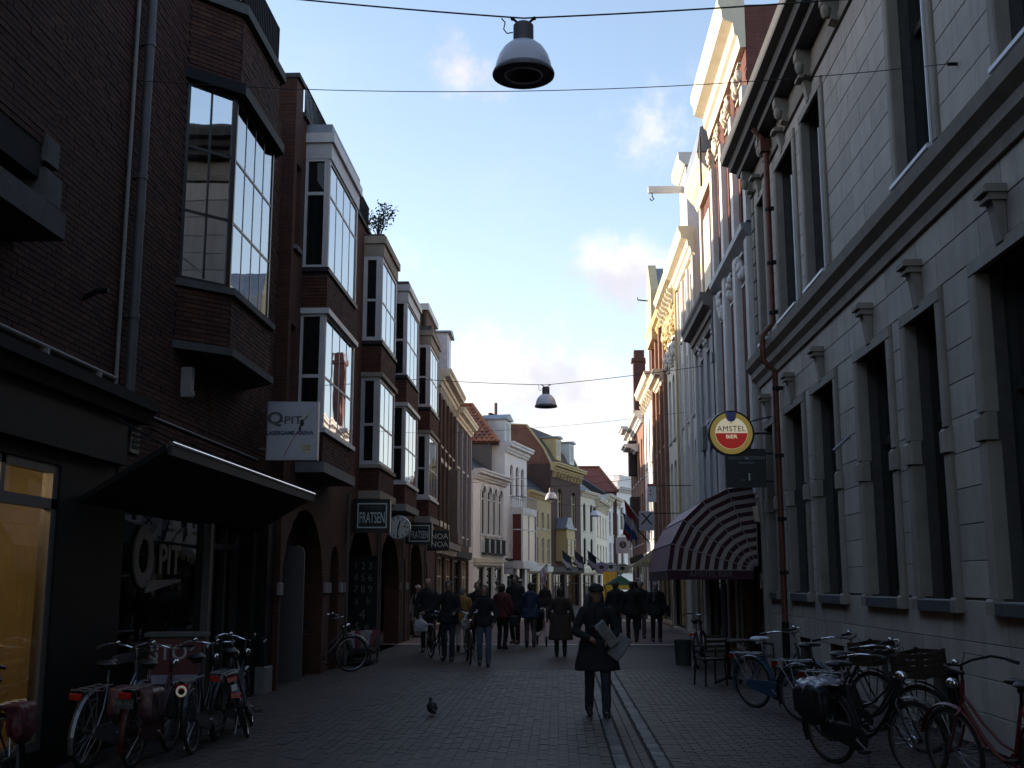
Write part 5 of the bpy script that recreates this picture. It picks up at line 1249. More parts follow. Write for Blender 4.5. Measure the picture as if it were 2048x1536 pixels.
# ------------------------------------------------------------------ signs on the right
bs = tag(empty('beer_sign', (3.50, 22.75, 4.69)), 'round lit beer sign with gold ring, black and red lettering', 'sign')
RT = Matrix.Rotation(PI/2, 4, 'X')
mb = MB(); mb.lathe([(0,-.10),(.40,-.10),(.46,-.08),(.475,0),(.46,.06),(.43,.062)], 40, RT); mb.build('casing', BLK, bs, smooth=True)
def disc(nm, r0, r1, y, m_, a0=0, a1=2*PI, n=40):
    mb = MB()
    for k in range(n):
        t0, t1 = a0+(a1-a0)*k/n, a0+(a1-a0)*(k+1)/n
        mb.poly([(r0*math.cos(t0),y,r0*math.sin(t0)),(r1*math.cos(t0),y,r1*math.sin(t0)),(r1*math.cos(t1),y,r1*math.sin(t1)),(r0*math.cos(t1),y,r0*math.sin(t1))])
    return mb.build(nm, m_, bs)
GOLD = mat('gold_ring', (.42,.30,.07), .5, .06, emit=(.42,.30,.07,.10)); CRM = mat('sign_cream', (.62,.56,.42), .5, .04, emit=(.62,.55,.38,.18)); REDB = mat('sign_red', (.35,.02,.015), .5, .04, emit=(.35,.02,.015,.15))
disc('gold_ring', .0, .425, -.064, GOLD); disc('face', .0, .325, -.067, CRM); disc('red_half', .0, .318, -.070, REDB, PI*1.01, PI*1.99)
mb = MB(); mb.yprism([(-.318,-.03),(.318,-.03),(.318,.0),(-.318,.0)], -.0705, -.0695); mb.build('red_half', REDB, bs)
lettering(bs, 'AMSTEL', BLK, (0, -.071, .085), .160, .001, .96, bold=.0, spacing=1.08); lettering(bs, 'BIER', CRM, (0, -.075, -.075), .105, .001, 1.15, bold=.002)
mb = MB(); mb.ell((0,-.074,.33), (.10,.006,.10), 14, 8); mb.box(-.11,.11,-.078,-.068,.36,.43); mb.build('crest', mat('crest_blue', (.10,.13,.30), .5), bs)
lettering(bs, '1870', GREYP, (0, -.071, .205), .035, .0006)
mb = MB(); mb.tube([(.46,0,.0),(.83,0,.0)], .022, 8); mb.tube([(.42,.02,.25),(.83,.02,.35)], .014, 8); mb.build('bracket', DARKM, bs)
ls = tag(empty('office_sign', (3.77, 22.7, 3.60)), 'dark green square office sign with the numeral one below the round beer sign', 'sign')
mb = MB(); mb.bbox(-.40, .40, 0, .12, 0, .78, .01); mb.build('panel', mat('bottle_green', (.012,.022,.024), .4), ls)
mb = MB(); mb.box(-.415, -.402, -.01, .13, 0, .78); mb.build('edge', mat('blue_edge', (.10,.13,.17), .4), ls)
DIM = mat('dim_silver_print', (.24,.26,.27), .6)
lettering(ls, 'GROOT', DIM, (-.165, -.006, .585), .095, .0008, 1.05); lettering(ls, 'SCHOO', DIM, (.205, -.006, .585), .095, .0008, 1.05); lettering(ls, 'Advocaten', DIM, (.01, -.006, .49), .072, .0008)
mb = MB(); mb.box(.0, .035, -.008, -.002, .565, .60); mb.build('emblem', mat('emblem_white', (.5,.5,.5), .5), ls)
lettering(ls, '1', mat('white_print', (.55,.55,.55), .5), (.06, -.006, .20), .20, .0008, bold=.004); lettering(ls, 'no', DIM, (-.07, -.006, .15), .06, .0008)
mb = MB(); mb.tube([(.40,.06,.12),(.62,.06,.12)], .018, 8); mb.tube([(.40,.06,.68),(.62,.06,.68)], .018, 8); mb.build('bracket', DARKM, ls)
# pole with spotlight behind the beer sign
# boards, flags and parasol farther down the right side
def board(name, label, x0, x1, y, z0, z1, m_, txt=(), wallx=XR, cat='sign'):
    r_ = tag(empty(name, ((x0+x1)/2, y, z0)), label, cat); w = x1-x0
    mb = MB(); mb.bbox(-w/2, w/2, 0, .06, 0, z1-z0, .01); mb.build('panel', m_, r_)
    for t_, m2, zz, sz in txt: lettering(r_, t_, m2, (0, -.005, zz), sz, .0008)
    mb = MB(); mb.tube([(0,.03,(z1-z0)*.9),(wallx-(x0+x1)/2,.03,(z1-z0)*.9)], .015, 6); mb.build('bracket', DARKM, r_)
    return r_
wb = board('letting_board', 'white board with red top band high on the right row', 2.84, 3.12, 36, 4.24, 4.82, mat('board_white', (.62,.62,.64), .5))
mb = MB(); mb.box(-.14, .14, -.008, -.001, .50, .58); mb.build('band', REDP, wb)
lettering(wb, 'TE HUUR', mat('white_print', (.55,.55,.55), .5), (0, -.010, .54), .05, .0006)
mb = MB(); mb.ell((-.05,-.004,.36), (.03,.004,.03), 8, 6); mb.ell((-.05,-.004,.24), (.03,.004,.03), 8, 6); mb.build('spot', REDP, wb)
xb = board('cross_board', 'grey white shop board with a large black cross above the dark awning', 2.36, 2.80, 33.3, 3.22, 3.78, mat('board_grey', (.40,.39,.42), .5), [('X', BLK, .32, .50)])
lb = board('lilac_board', 'pale lilac square sign with dark round emblem at the far right', 2.76, 3.44, 55, 3.10, 3.88, mat('lilac_board', (.24,.23,.30), .5))
mb = MB(); mb.T = Matrix.Translation((0,-.004,.42)) @ RT; mb.lathe([(0,0),(.17,0)], 24); mb.build('emblem', BLK, lb); lettering(lb, 'S', mat('lilac_board', (.24,.23,.30), .5), (0, -.010, .42), .26, .0008)
for k, (x, y, z, m_) in enumerate(((2.35, 63, 2.55, mat('violet_disc', (.28,.22,.34), .5)), (3.0, 66, 2.6, WHITE), (3.55, 64, 2.5, mat('ivory_disc', (.5,.45,.36), .5)))):
    r_ = tag(empty('disc_sign', (x, y, z)), ('violet oval shop sign far down the street', 'white oval shop sign with dark letter far down the street', 'ivory oval shop sign under the lilac board')[k], 'sign', 'oval signs far down the street')
    mb = MB(); mb.T = Matrix.Diagonal((1,1,.75,1)) @ RT; mb.lathe([(0,-.04),(.36,-.04),(.38,0),(.36,.03),(0,.03)], 24); mb.build('panel', m_, r_, smooth=True)
    mb = MB(); mb.T = Matrix.Diagonal((1,1,.75,1)) @ RT; mb.lathe([(0,.036),(.14,.036)], 24); mb.build('emblem', BLK, r_)
    mb = MB(); mb.tube([(.3,0,.1),(4.3-x,0,.1)], .02, 6); mb.build('bracket', DARKM, r_)
def flag(name, label, base, tip, cloth, mats_, group=None):
    r_ = tag(empty(name, base), label, 'flag', group); b, t_ = Vector(base), Vector(tip)
    mb = MB(); mb.tube([(0,0,0), t_-b], .02, 6); mb.build('pole', WHITE if 'white' in label else DARKM, r_)
    n_, m__ = 10, 6; w, h_ = cloth
    mb = MB(); d_ = (t_-b)
    for i in range(n_):
        for k in range(m__):
            P_ = []
            for (ii, kk) in ((i,k),(i+1,k),(i+1,k+1),(i,k+1)):
                s_ = ii/n_; q = d_*(1-s_*w/d_.length); wob = .06*math.sin(ii*1.1+kk*.7)
                P_.append((q.x+wob*.5, q.y+wob, q.z-h_*kk/m__*(1-.1*math.sin(ii))))
            mb.mi = min(len(mats_)-1, int(k*len(mats_)/m__)); mb.poly(P_)
    mb.build('cloth', mats_, r_, smooth=True)
NAVYF = mat('navy_cloth', (.028,.035,.06), .8); WHF = mat('white_cloth', (.45,.43,.50), .8); REDF = mat('red_cloth', (.25,.02,.02), .8); BLF = mat('blue_cloth', (.05,.08,.22), .8)
for k, (px_, lb_) in enumerate(((1128, 'leftmost of the three dark blue flags on slanting poles'), (1152, 'middle one of the three dark blue flags on slanting poles'), (1178, 'rightmost of the three dark blue flags on slanting poles'))):
    x = (px_-1118)/2248*64; flag('banner_flag', lb_, (x+1.1, 65.6, 2.6), (x-.1, 64.0, 3.5), (1.0, .85), [NAVYF, NAVYF, WHF, NAVYF], 'dark blue flags before the brick house')
flag('white_flag', 'white flag on slanting pole below the ochre house', (-1.35, 63.5, 2.0), (-.65, 62.6, 2.75), (.7, .95), [WHF, WHF, mat('pale_red', (.35,.2,.22), .8), WHF])
flag('tricolour_flag', 'red white and blue flag on a dark slanting pole at the right', (2.75, 34.2, 3.2), (1.93, 33.2, 4.1), (.7, .9), [REDF, WHF, BLF])
flag('furled_flag', 'second dark slanting flag pole with bunched cloth at the right', (2.85, 36.2, 3.0), (2.0, 35.2, 3.85), (.5, .7), [BLF, WHF, REDF])
ws = board('hanging_sign', 'pale grey hanging shop sign beside the low white house', -2.72, -2.22, 55.5, 2.12, 2.72, mat('pale_grey_sign', (.40,.39,.43), .5), (), -4.3)
mb = MB(); mb.box(-.19, .19, -.006, -.001, .27, .31); mb.build('stripe', GREYP, ws)
# cream parasol-like awning and dark blind beyond the striped awning
ca = tag(empty('cream_awning', (XR-.05, 39.5, 2.3)), 'cream drop awning with scalloped edge beyond the striped hood', 'awning')
mb = MB(); mb.poly([(0,0,.75),(0,4.0,.75),(-1.75,4.0,.0),(-1.75,0,.0)]); mb.poly([(0,0,.75),(-1.75,0,0),(-1.0,0,.58)]); mb.build('cloth', mat('awning_ivory', (.50,.44,.34), .8), ca)
mb = MB()
for k in range(20): y0, y1 = k*.2, (k+1)*.2; mb.poly([(-1.76,y0,0),(-1.76,y1,0),(-1.76,(y0+y1)/2+.07,-.24),(-1.76,(y0+y1)/2-.07,-.24)])
for k in range(9): x0, x1 = -1.76+k*.19, -1.76+(k+1)*.19; z0, z1 = (x0+1.75)*.43, (x1+1.75)*.43; mb.poly([(x0,-.01,z0),(x1,-.01,z1),((x0+x1)/2+.06,-.01,z0-.2),((x0+x1)/2-.06,-.01,z0-.2)])
mb.build('scallop', mat('awning_ochre', (.40,.33,.18), .8), ca)
db = tag(empty('dark_awning', (XR-.05, 30.2, 2.6)), 'dark folded awning between the striped hood and the shop boards', 'awning')
mb = MB(); mb.poly([(0,0,1.2),(0,5.5,1.2),(-1.3,5.5,.25),(-1.3,0,.25)]); mb.poly([(-1.3,0,.25),(-1.3,5.5,.25),(-1.3,5.5,0),(-1.3,0,0)]); mb.poly([(0,0,1.2),(-1.3,0,.25),(-1.3,0,0),(0,0,0)]); mb.build('cloth', mat('black_cloth', (.012,.012,.013), .9), db)
# far market things
mk = tag(empty('market_stall', (4.1, 76, 0)), 'market stall with green and yellow canopy at the end of the street', 'stall')
mb = MB(); mb.yprism([(-1.0,1.55),(1.0,1.55),(.0,2.2)], 0, 2.2); mb.build('canopy', mat('green_canvas', (.03,.09,.06), .8), mk)
mb = MB(); mb.box(-1.0, 1.0, -.03, 0, 1.25, 1.55); mb.box(-1.03, -1.0, 0, 2.2, 1.25, 1.55); mb.build('canopy_edge', mat('yellow_canvas', (.45,.28,.03), .8), mk)
for sx in (-.95, .95):
    for sy in (.05, 2.1): mb = MB(); mb.tube([(sx,sy,0),(sx,sy,1.6)], .03, 6); mb.build('post', DARKM, mk)
mb = MB(); mb.box(-.9, .9, .2, 1.8, .7, .78); mb.build('table', TB, mk)
yk = tag(empty('yellow_kiosk', (3.75, 84, 0)), 'tall narrow yellow kiosk front among the far cream houses', 'kiosk')
for k in range(5): mb = MB(); mb.bbox(-.5+k*.2, -.31+k*.2, 0, .5, .2, 3.0, .02); mb.build('panel', mat('signal_yellow', (.55,.27,.02), .6), yk)
mb = MB(); mb.box(-.56, .56, -.05, .6, 3.0, 3.12); mb.build('top', DARKM, yk)
# red display stand behind the left bicycles
st = tag(empty('display_stand', (-4.36, 13.0, 0), (0,0,R(12))), 'red and white poster display stand with grey top behind the left bicycles', 'display stand')
mb = MB(); mb.bbox(-.30, .30, -.18, .18, .05, 1.12, .01); mb.build('cabinet', mat('stand_dark', (.02,.02,.02), .6), st)
mb = MB(); mb.box(-.34, .34, -.24, .22, 1.12, 1.16); mb.build('top', mat('stand_top', (.08,.075,.07), .6), st)
mb = MB(); mb.box(-.29, .29, -.190, -.181, .70, 1.10); mb.build('poster', mat('poster_red', (.11,.014,.02), .5), st)
mb = MB(); mb.box(-.29, .29, -.190, -.181, .60, .70); mb.build('poster', mat('poster_lilac', (.28,.24,.30), .5), st)
lettering(st, 'STO', mat('poster_white', (.45,.38,.38), .5), (-.07, -.194, .94), .23, .0008, .95, bold=.003)
lettering(st, 'BI          POR', DIM, (0, -.184, .50), .09, .0008); lettering(st, 'INC', DIM, (.14, -.184, .38), .09, .0008)
# ------------------------------------------------------------------ bicycles
RUB = mat('tyre_rubber', (.012,.012,.012), .8, .2); RIMM = mat('rim_metal', (.24,.24,.25), .35, .1, metal=.9); SAD = mat('saddle_black', (.014,.013,.013), .5)
FRBLK = mat('frame_black', (.012,.012,.013), .3, .1, spec=.5)
REFL = mat('reflector_red', (.30,.010,.008), .25, .05, spec=.7)
WR = .345
def arc_strip(mb, cx, r, a0, a1, w, n=14, t=.004):
    for k in range(n):
        A_, B_ = a0+(a1-a0)*k/n, a0+(a1-a0)*(k+1)/n
        p = [(cx+r*math.cos(A_), -w, WR+r*math.sin(A_)), (cx+r*math.cos(B_), -w, WR+r*math.sin(B_)), (cx+r*math.cos(B_), w, WR+r*math.sin(B_)), (cx+r*math.cos(A_), w, WR+r*math.sin(A_))]
        m_ = [(cx+(r+.012)*math.cos(A_), 0, WR+(r+.012)*math.sin(A_)), (cx+(r+.012)*math.cos(B_), 0, WR+(r+.012)*math.sin(B_))]
        mb.poly([p[0], p[1], m_[1], m_[0]]); mb.poly([m_[0], m_[1], p[2], p[3]])
def bike_meshes():
    M_ = {}
    q = MB(); q.tube([((WR-.018)*math.cos(2*PI*k/36), 0, (WR-.018)*math.sin(2*PI*k/36)) for k in range(36)], .019, 8, True); q.tube([(0,-.045,0),(0,.045,0)], .022, 8); M_['wheel'] = q.mesh('wheel', RUB, True)
    q = MB(); q.tube([((WR-.044)*math.cos(2*PI*k/36), 0, (WR-.044)*math.sin(2*PI*k/36)) for k in range(36)], .011, 6, True); M_['rim'] = q.mesh('rim', RIMM, True)
    q = MB()
    for k in range(28):
        a = 2*PI*k/28; s_ = .03 if k % 2 else -.03; b = a + (.25 if k % 4 < 2 else -.25)
        q.tube([(.02*math.cos(b), s_, .02*math.sin(b)), ((WR-.05)*math.cos(a), 0, (WR-.05)*math.sin(a))], .0014, 3)
    M_['spokes'] = q.mesh('spokes', RIMM)
    q = MB(); q.tube([(-.08,0,.29),(-.27,0,.80)], .016, 8); q.tube([(.345,0,.93),(.40,0,.70)], .019, 8)
    q.tube([(.39,0,.74),(.22,0,.50),(.08,0,.36),(-.08,0,.29)], .018, 8); q.tube([(.375,0,.82),(.18,0,.60),(.0,0,.46),(-.13,0,.42)], .013, 8)
    for s_ in (-1, 1):
        q.tube([(-.25,0,.76),(-.40,s_*.05,.55),(-.52,s_*.055,WR)], .009, 6); q.tube([(-.08,0,.29),(-.2,s_*.05,.30),(-.52,s_*.055,WR)], .010, 6)
        q.tube([(.40,0,.70),(.42,s_*.05,.66),(.50,s_*.052,.48),(.58,s_*.052,WR)], .011, 6)
    M_['frame'] = q.mesh('frame', FRBLK, True)
    q = MB(); q.tube([(-.27,0,.78),(-.29,0,.93)], .012, 8); q.tube([(.345,0,.92),(.33,0,1.05)], .012, 8)
    q.tube([(.02,-.28,1.06),(.13,-.285,1.08),(.24,-.24,1.10),(.33,-.12,1.08),(.35,0,1.05),(.33,.12,1.08),(.24,.24,1.10),(.13,.285,1.08),(.02,.28,1.06)], .011, 8); M_['handlebar'] = q.mesh('handlebar', CHROME, True)
    q = MB()
    for s_, nm in ((-1, 'grip'), (1, 'grip2')): q = MB(); q.tube([(-.01,s_*.28,1.055),(.12,s_*.286,1.078)], .017, 8); M_[nm] = q.mesh('grip', SAD, True)
    q = MB(); q.ell((-.36,0,.955), (.11,.095,.035), 14, 8); q.ell((-.24,0,.965), (.12,.035,.028), 12, 8); q.tube([(-.32,-.05,.91),(-.32,.05,.91)], .02, 8); M_['saddle'] = q.mesh('saddle', SAD, True)
    for cx, a, nm, a0, a1 in ((-.52, R(165), 'mudguard', R(10), R(205)), (.58, R(160), 'mudguard2', R(15), R(170))):
        q = MB(); arc_strip(q, cx, .375, a0, a1, .028, 16)
        for s_ in (-1, 1): q.tube([(cx,s_*.05,WR),(cx+.375*math.cos(a),s_*.02,WR+.375*math.sin(a))], .003, 4)
        M_[nm] = q.mesh('mudguard', FRBLK)
    q = MB(); poly = [(-.52+.06*math.cos(R(a)), WR+.06*math.sin(R(a))) for a in range(90, 271, 30)] + [(-.08+.11*math.cos(R(a)), .29+.11*math.sin(R(a))) for a in range(-90, 91, 30)]
    q.yprism(poly, -.075, -.05); M_['chain_case'] = q.mesh('chain_case', FRBLK)
    q = MB(); q.tube([(-.08,-.09,.29),(-.08+.14,-.095,.20)], .009, 6); q.tube([(-.08,.09,.29),(-.08-.14,.095,.38)], .009, 6); q.tube([(-.08,-.09,.29),(-.08,.09,.29)], .014, 6); M_['crank'] = q.mesh('crank', STEEL, True)
    q = MB(); q.box(.02, .10, -.18, -.10, .19, .215); M_['pedal'] = q.mesh('pedal', SAD); q = MB(); q.box(-.26, -.18, .10, .18, .37, .395); M_['pedal2'] = q.mesh('pedal', SAD)
    q = MB()
    for s_ in (-.06, .06): q.tube([(-.28,s_,.76),(-.88,s_,.745)], .007, 5)
    for x in (-.36, -.55, -.72, -.88): q.tube([(x,-.06,.758),(x,.06,.758)], .006, 5)
    for s_ in (-1, 1): q.tube([(-.80,s_*.06,.745),(-.53,s_*.06,WR)], .006, 5); q.tube([(-.60,s_*.06,.75),(-.53,s_*.06,WR)], .006, 5)
    M_['rack'] = q.mesh('rack', STEEL)
    q = MB(); q.bbox(-.06, .06, -.02, .0, -.028, .028, .01); M_['reflector'] = q.mesh('reflector', REFL)
    q = MB(); q.ell((.47,0,.90), (.06,.045,.045), 12, 8); q.tube([(.36,0,.88),(.46,0,.88)], .008, 5); M_['headlamp'] = q.mesh('headlamp', CHROME, True)
    q = MB(); q.tube([(-.15,.07,.28),(-.22,.17,.015)], .009, 6); M_['kickstand'] = q.mesh('kickstand', STEEL)
    q = MB(); q.ell((.20,.16,1.115), (.03,.03,.022), 10, 6); M_['bell'] = q.mesh('bell', CHROME, True)
    q = MB()
    q.tube([(.34,.02,1.08),(.42,.05,1.05),(.42,.03,.9),(.40,.02,.74)], .004, 4); q.tube([(.25,-.2,1.1),(.38,-.1,1.14),(.42,-.03,.95),(.42,-.02,.72)], .004, 4); M_['cable'] = q.mesh('cable', SAD)
    return M_
BM = bike_meshes()
def bicycle(label, rear, yaw, lean=0.0, frame=FRBLK, guard=None, saddle=None, bar=None, steer=0.0, rack=True, name='bicycle', group='bicycles', front=None):
    """rear = ground point of the rear wheel; yaw = heading of the front"""
    c, s_ = math.cos(yaw), math.sin(yaw)
    r_ = tag(empty(name, (rear[0]+.52*c, rear[1]+.52*s_, 0), (lean, 0, yaw)), label, 'bicycle', group)
    for cx in (-.52, .58):
        w = place('wheel', BM['wheel'], r_, (cx, 0, WR)); w.rotation_euler = (0, random.uniform(0, 6), 0)
        place('rim', BM['rim'], w); place('spokes', BM['spokes'], w)
    for k in ('frame', 'handlebar', 'grip', 'grip2', 'saddle', 'mudguard', 'mudguard2', 'chain_case', 'crank', 'pedal', 'pedal2', 'headlamp', 'kickstand', 'bell', 'cable') + (('rack',) if rack else ()):
        o = place(k.rstrip('2'), BM[k], r_)
        if k in ('frame', 'chain_case'): recolor(o, frame)
        if k.startswith('mudguard'): recolor(o, guard or frame)
        if k == 'saddle' and saddle: recolor(o, saddle)
        if k == 'handlebar' and bar: recolor(o, bar)
    place('reflector', BM['reflector'], r_, (-.895, 0, .70), (0, 0, -PI/2))
    return r_
def pannier(r_, m_, side=1, w=.36, h=.32):
    mb = MB()
    for s_ in (-1, 1): mb.ell((-.58, s_*.15, .58), (w/2, .085, h/2), 14, 10); mb.box(-.58-w/2+.03, -.58+w/2-.03, s_*.15-.07, s_*.15+.07, .50, .72)
    mb.box(-.74, -.42, -.2, .2, .725, .755)
    return blob(mb, 'pannier', m_, r_, .014, 5, .008, 14)
def crate(r_, m_, x=.62, z=.80):
    mb = MB()
    for k in range(4): 
        zz = z+k*.06; mb.box(x-.17, x+.17, -.22, -.205, zz, zz+.045); mb.box(x-.17, x+.17, .205, .22, zz, zz+.045); mb.box(x-.17, x-.155, -.205, .205, zz, zz+.045); mb.box(x+.155, x+.17, -.205, .205, zz, zz+.045)
    mb.box(x-.17, x+.17, -.22, .22, z-.02, z)
    for sx in (-.16, .16):
        for sy in (-.2, .2): mb.box(x+sx-.015, x+sx+.015, sy-.015, sy+.015, z, z+.24)
    mb.tube([(x,-.1,z),(.58,-.055,.40)], .007, 5); mb.tube([(x,.1,z),(.58,.055,.40)], .007, 5)
    return mb.build('crate', m_, r_)
SILF = mat('frame_silver', (.17,.175,.20), .3, .08, metal=.6); BLUF = mat('frame_blue', (.028,.06,.115), .35, .1, spec=.6); REDFR = mat('frame_red', (.10,.016,.018), .35, .12, spec=.5); MARF = mat('frame_maroon', (.055,.011,.011), .35)
YL = PI/2
# left group, standing along the wall and pointing away
CHK = mat('red_blue_bag', (.085,.02,.026), .5, .95, 14, spec=.3)
b0 = bicycle('bicycle with red patterned panniers cut off at the left edge', (-4.42, 9.17), -YL+.03, R(6)); pannier(b0, CHK)
bicycle('silver bicycle with bare rear rack, nearest the lit shop window', (-4.42, 10.75), YL-.05, R(4), SILF, SILF)
b2 = bicycle('red bicycle with bulky red and blue panniers before the poster stand', (-4.02, 10.85), YL+.02, R(3), MARF, MARF); pannier(b2, mat('red_blue_bag_two', (.055,.024,.030), .45, .95, 11, spec=.4), w=.40, h=.36)
mb = MB(); mb.box(-.905, -.90, -.09, .09, .585, .675); mb.build('number_plate', mat('plate_dark', (.03,.035,.04), .5), b2)
lettering(b2, 'FA 161', mat('plate_print', (.14,.16,.15), .6), (-.907, 0, .63), .06, .0006, rot=(PI/2, 0, -PI/2))
b3 = bicycle('black bicycle with pale ring reflector on its rear mudguard', (-3.73, 11.75), YL+.06, R(-3))
mb = MB(); mb.tube([(-.94,.045*math.cos(2*PI*k/18),.66+.045*math.sin(2*PI*k/18)) for k in range(18)], .011, 6, True); mb.build('ring_reflector', mat('ring_white_glow', (.75,.68,.55), .3, emit=(.75,.68,.55,.05)), b3)  # faint glow added to the ring in place of reflected light
bicycle('black bicycle between the ring reflector bicycle and the leaning one', (-3.80, 12.75), YL+.04, R(5))
b5 = bicycle('black bicycle leaning to the left nearest the street, with two red reflectors', (-3.50, 13.0), YL+.22, R(-15)); place('reflector', BM['reflector'], b5, (-.905, 0, .52), (0, .3, -PI/2))
mb = MB(); mb.box(-.925, -.92, -.03, .03, .57, .64); mb.build('sticker', mat('sticker_white', (.5,.5,.52), .5), b5)
# in the arcade
bicycle('dark bicycle leaning against the first arcade pier', (-5.05, 21.9), R(28), R(6))
# right side
bicycle('dark bicycle parked by the bar with its red rear light towards the camera', (2.80, 23.5), R(75), R(-4))
SILS = mat('saddle_cover_silver', (.42,.42,.50), .35, .1, spec=.6)
bicycle('blue bicycle with silvery saddle cover parked at an angle to the wall', (2.72, 16.3), R(-55), R(5), BLUF, BLUF, SILS)
bC = bicycle('black bicycle with front crate nearest behind the blue bicycle', (3.05, 14.75), R(-52), R(5)); crate(bC, TB)
bD = bicycle('black bicycle with front crate between the blue one and the big black one', (3.02, 12.95), R(-50), R(5)); crate(bD, TB)
bE = bicycle('big black bicycle with shiny covered panniers standing in front on the right', (2.63, 11.4), R(-61), R(4))
pannier(bE, mat('black_pannier', (.012,.012,.014), .5), w=.46, h=.42)
mb = MB(); mb.ell((-.62,0,.77), (.26,.20,.03), 16, 8); mb.ell((-.60,.15,.70), (.2,.06,.10), 12, 8); mb.ell((-.60,-.15,.70), (.2,.06,.10), 12, 8); blob(mb, 'rain_cover', mat('shiny_cover', (.22,.23,.28), .22, .15, 5, spec=.9), bE, .012, 4, .018, 16)
mb = MB(); mb.T = Matrix.Translation((.58,-.06,WR)) @ RT; mb.lathe([(.02,0),(.035,.0),(.04,.01),(.055,.01),(.06,0)], 20); mb.build('hub_disc', CHROME, bE, smooth=True)
bicycle('red bicycle with black handlebar at the right edge of the photo', (3.75, 8.95), R(112), R(-7), REDFR, REDFR, bar=BLACK, rack=False)
# pushed by walkers
bicycle('dark bicycle with white carrier bag pushed by the man in black', (-2.98, 26.7), R(-70), 0)
bicycle('dark bicycle pushed by the woman in jeans', (-2.05, 25.55), R(-82), 0, mat('frame_olive', (.05,.045,.03), .4))
# ------------------------------------------------------------------ people
SKIN = mat('skin', (.26,.15,.11), .55, .06); SKIN2 = mat('skin_pale', (.32,.19,.14), .55, .06)
HAIRD = mat('hair_dark', (.018,.013,.010), .6, .3, 30); HAIRB = mat('hair_brown', (.06,.035,.018), .6, .3, 30); HAIRG = mat('hair_grey', (.22,.20,.19), .6, .3, 30)
C_BLACK = mat('cloth_black', (.012,.012,.014), .9, .2, 8); C_NAVY = mat('cloth_navy', (.016,.018,.028), .9, .2, 8); C_BROWN = mat('cloth_brown', (.045,.032,.024), .9, .2, 8)
C_RED = mat('cloth_red', (.10,.022,.022), .85, .15, 8); C_BLUE = mat('cloth_blue', (.022,.036,.075), .8, .15, 8); C_JEAN = mat('cloth_jeans', (.09,.11,.16), .85, .25, 10)
C_CREAM = mat('cloth_cream', (.45,.38,.32), .85, .1, 8); C_OCHRE = mat('cloth_ochre', (.24,.125,.03), .85, .1, 8); C_GREY = mat('cloth_grey', (.07,.065,.065), .9, .2, 8); C_DENIM = mat('cloth_dark_denim', (.025,.03,.045), .85, .2, 8)
SHOE = mat('shoe_black', (.012,.011,.010), .5)
BAGW = mat('carrier_bag', (.36,.35,.37), .5, .08, 6)
PCACHE = {}
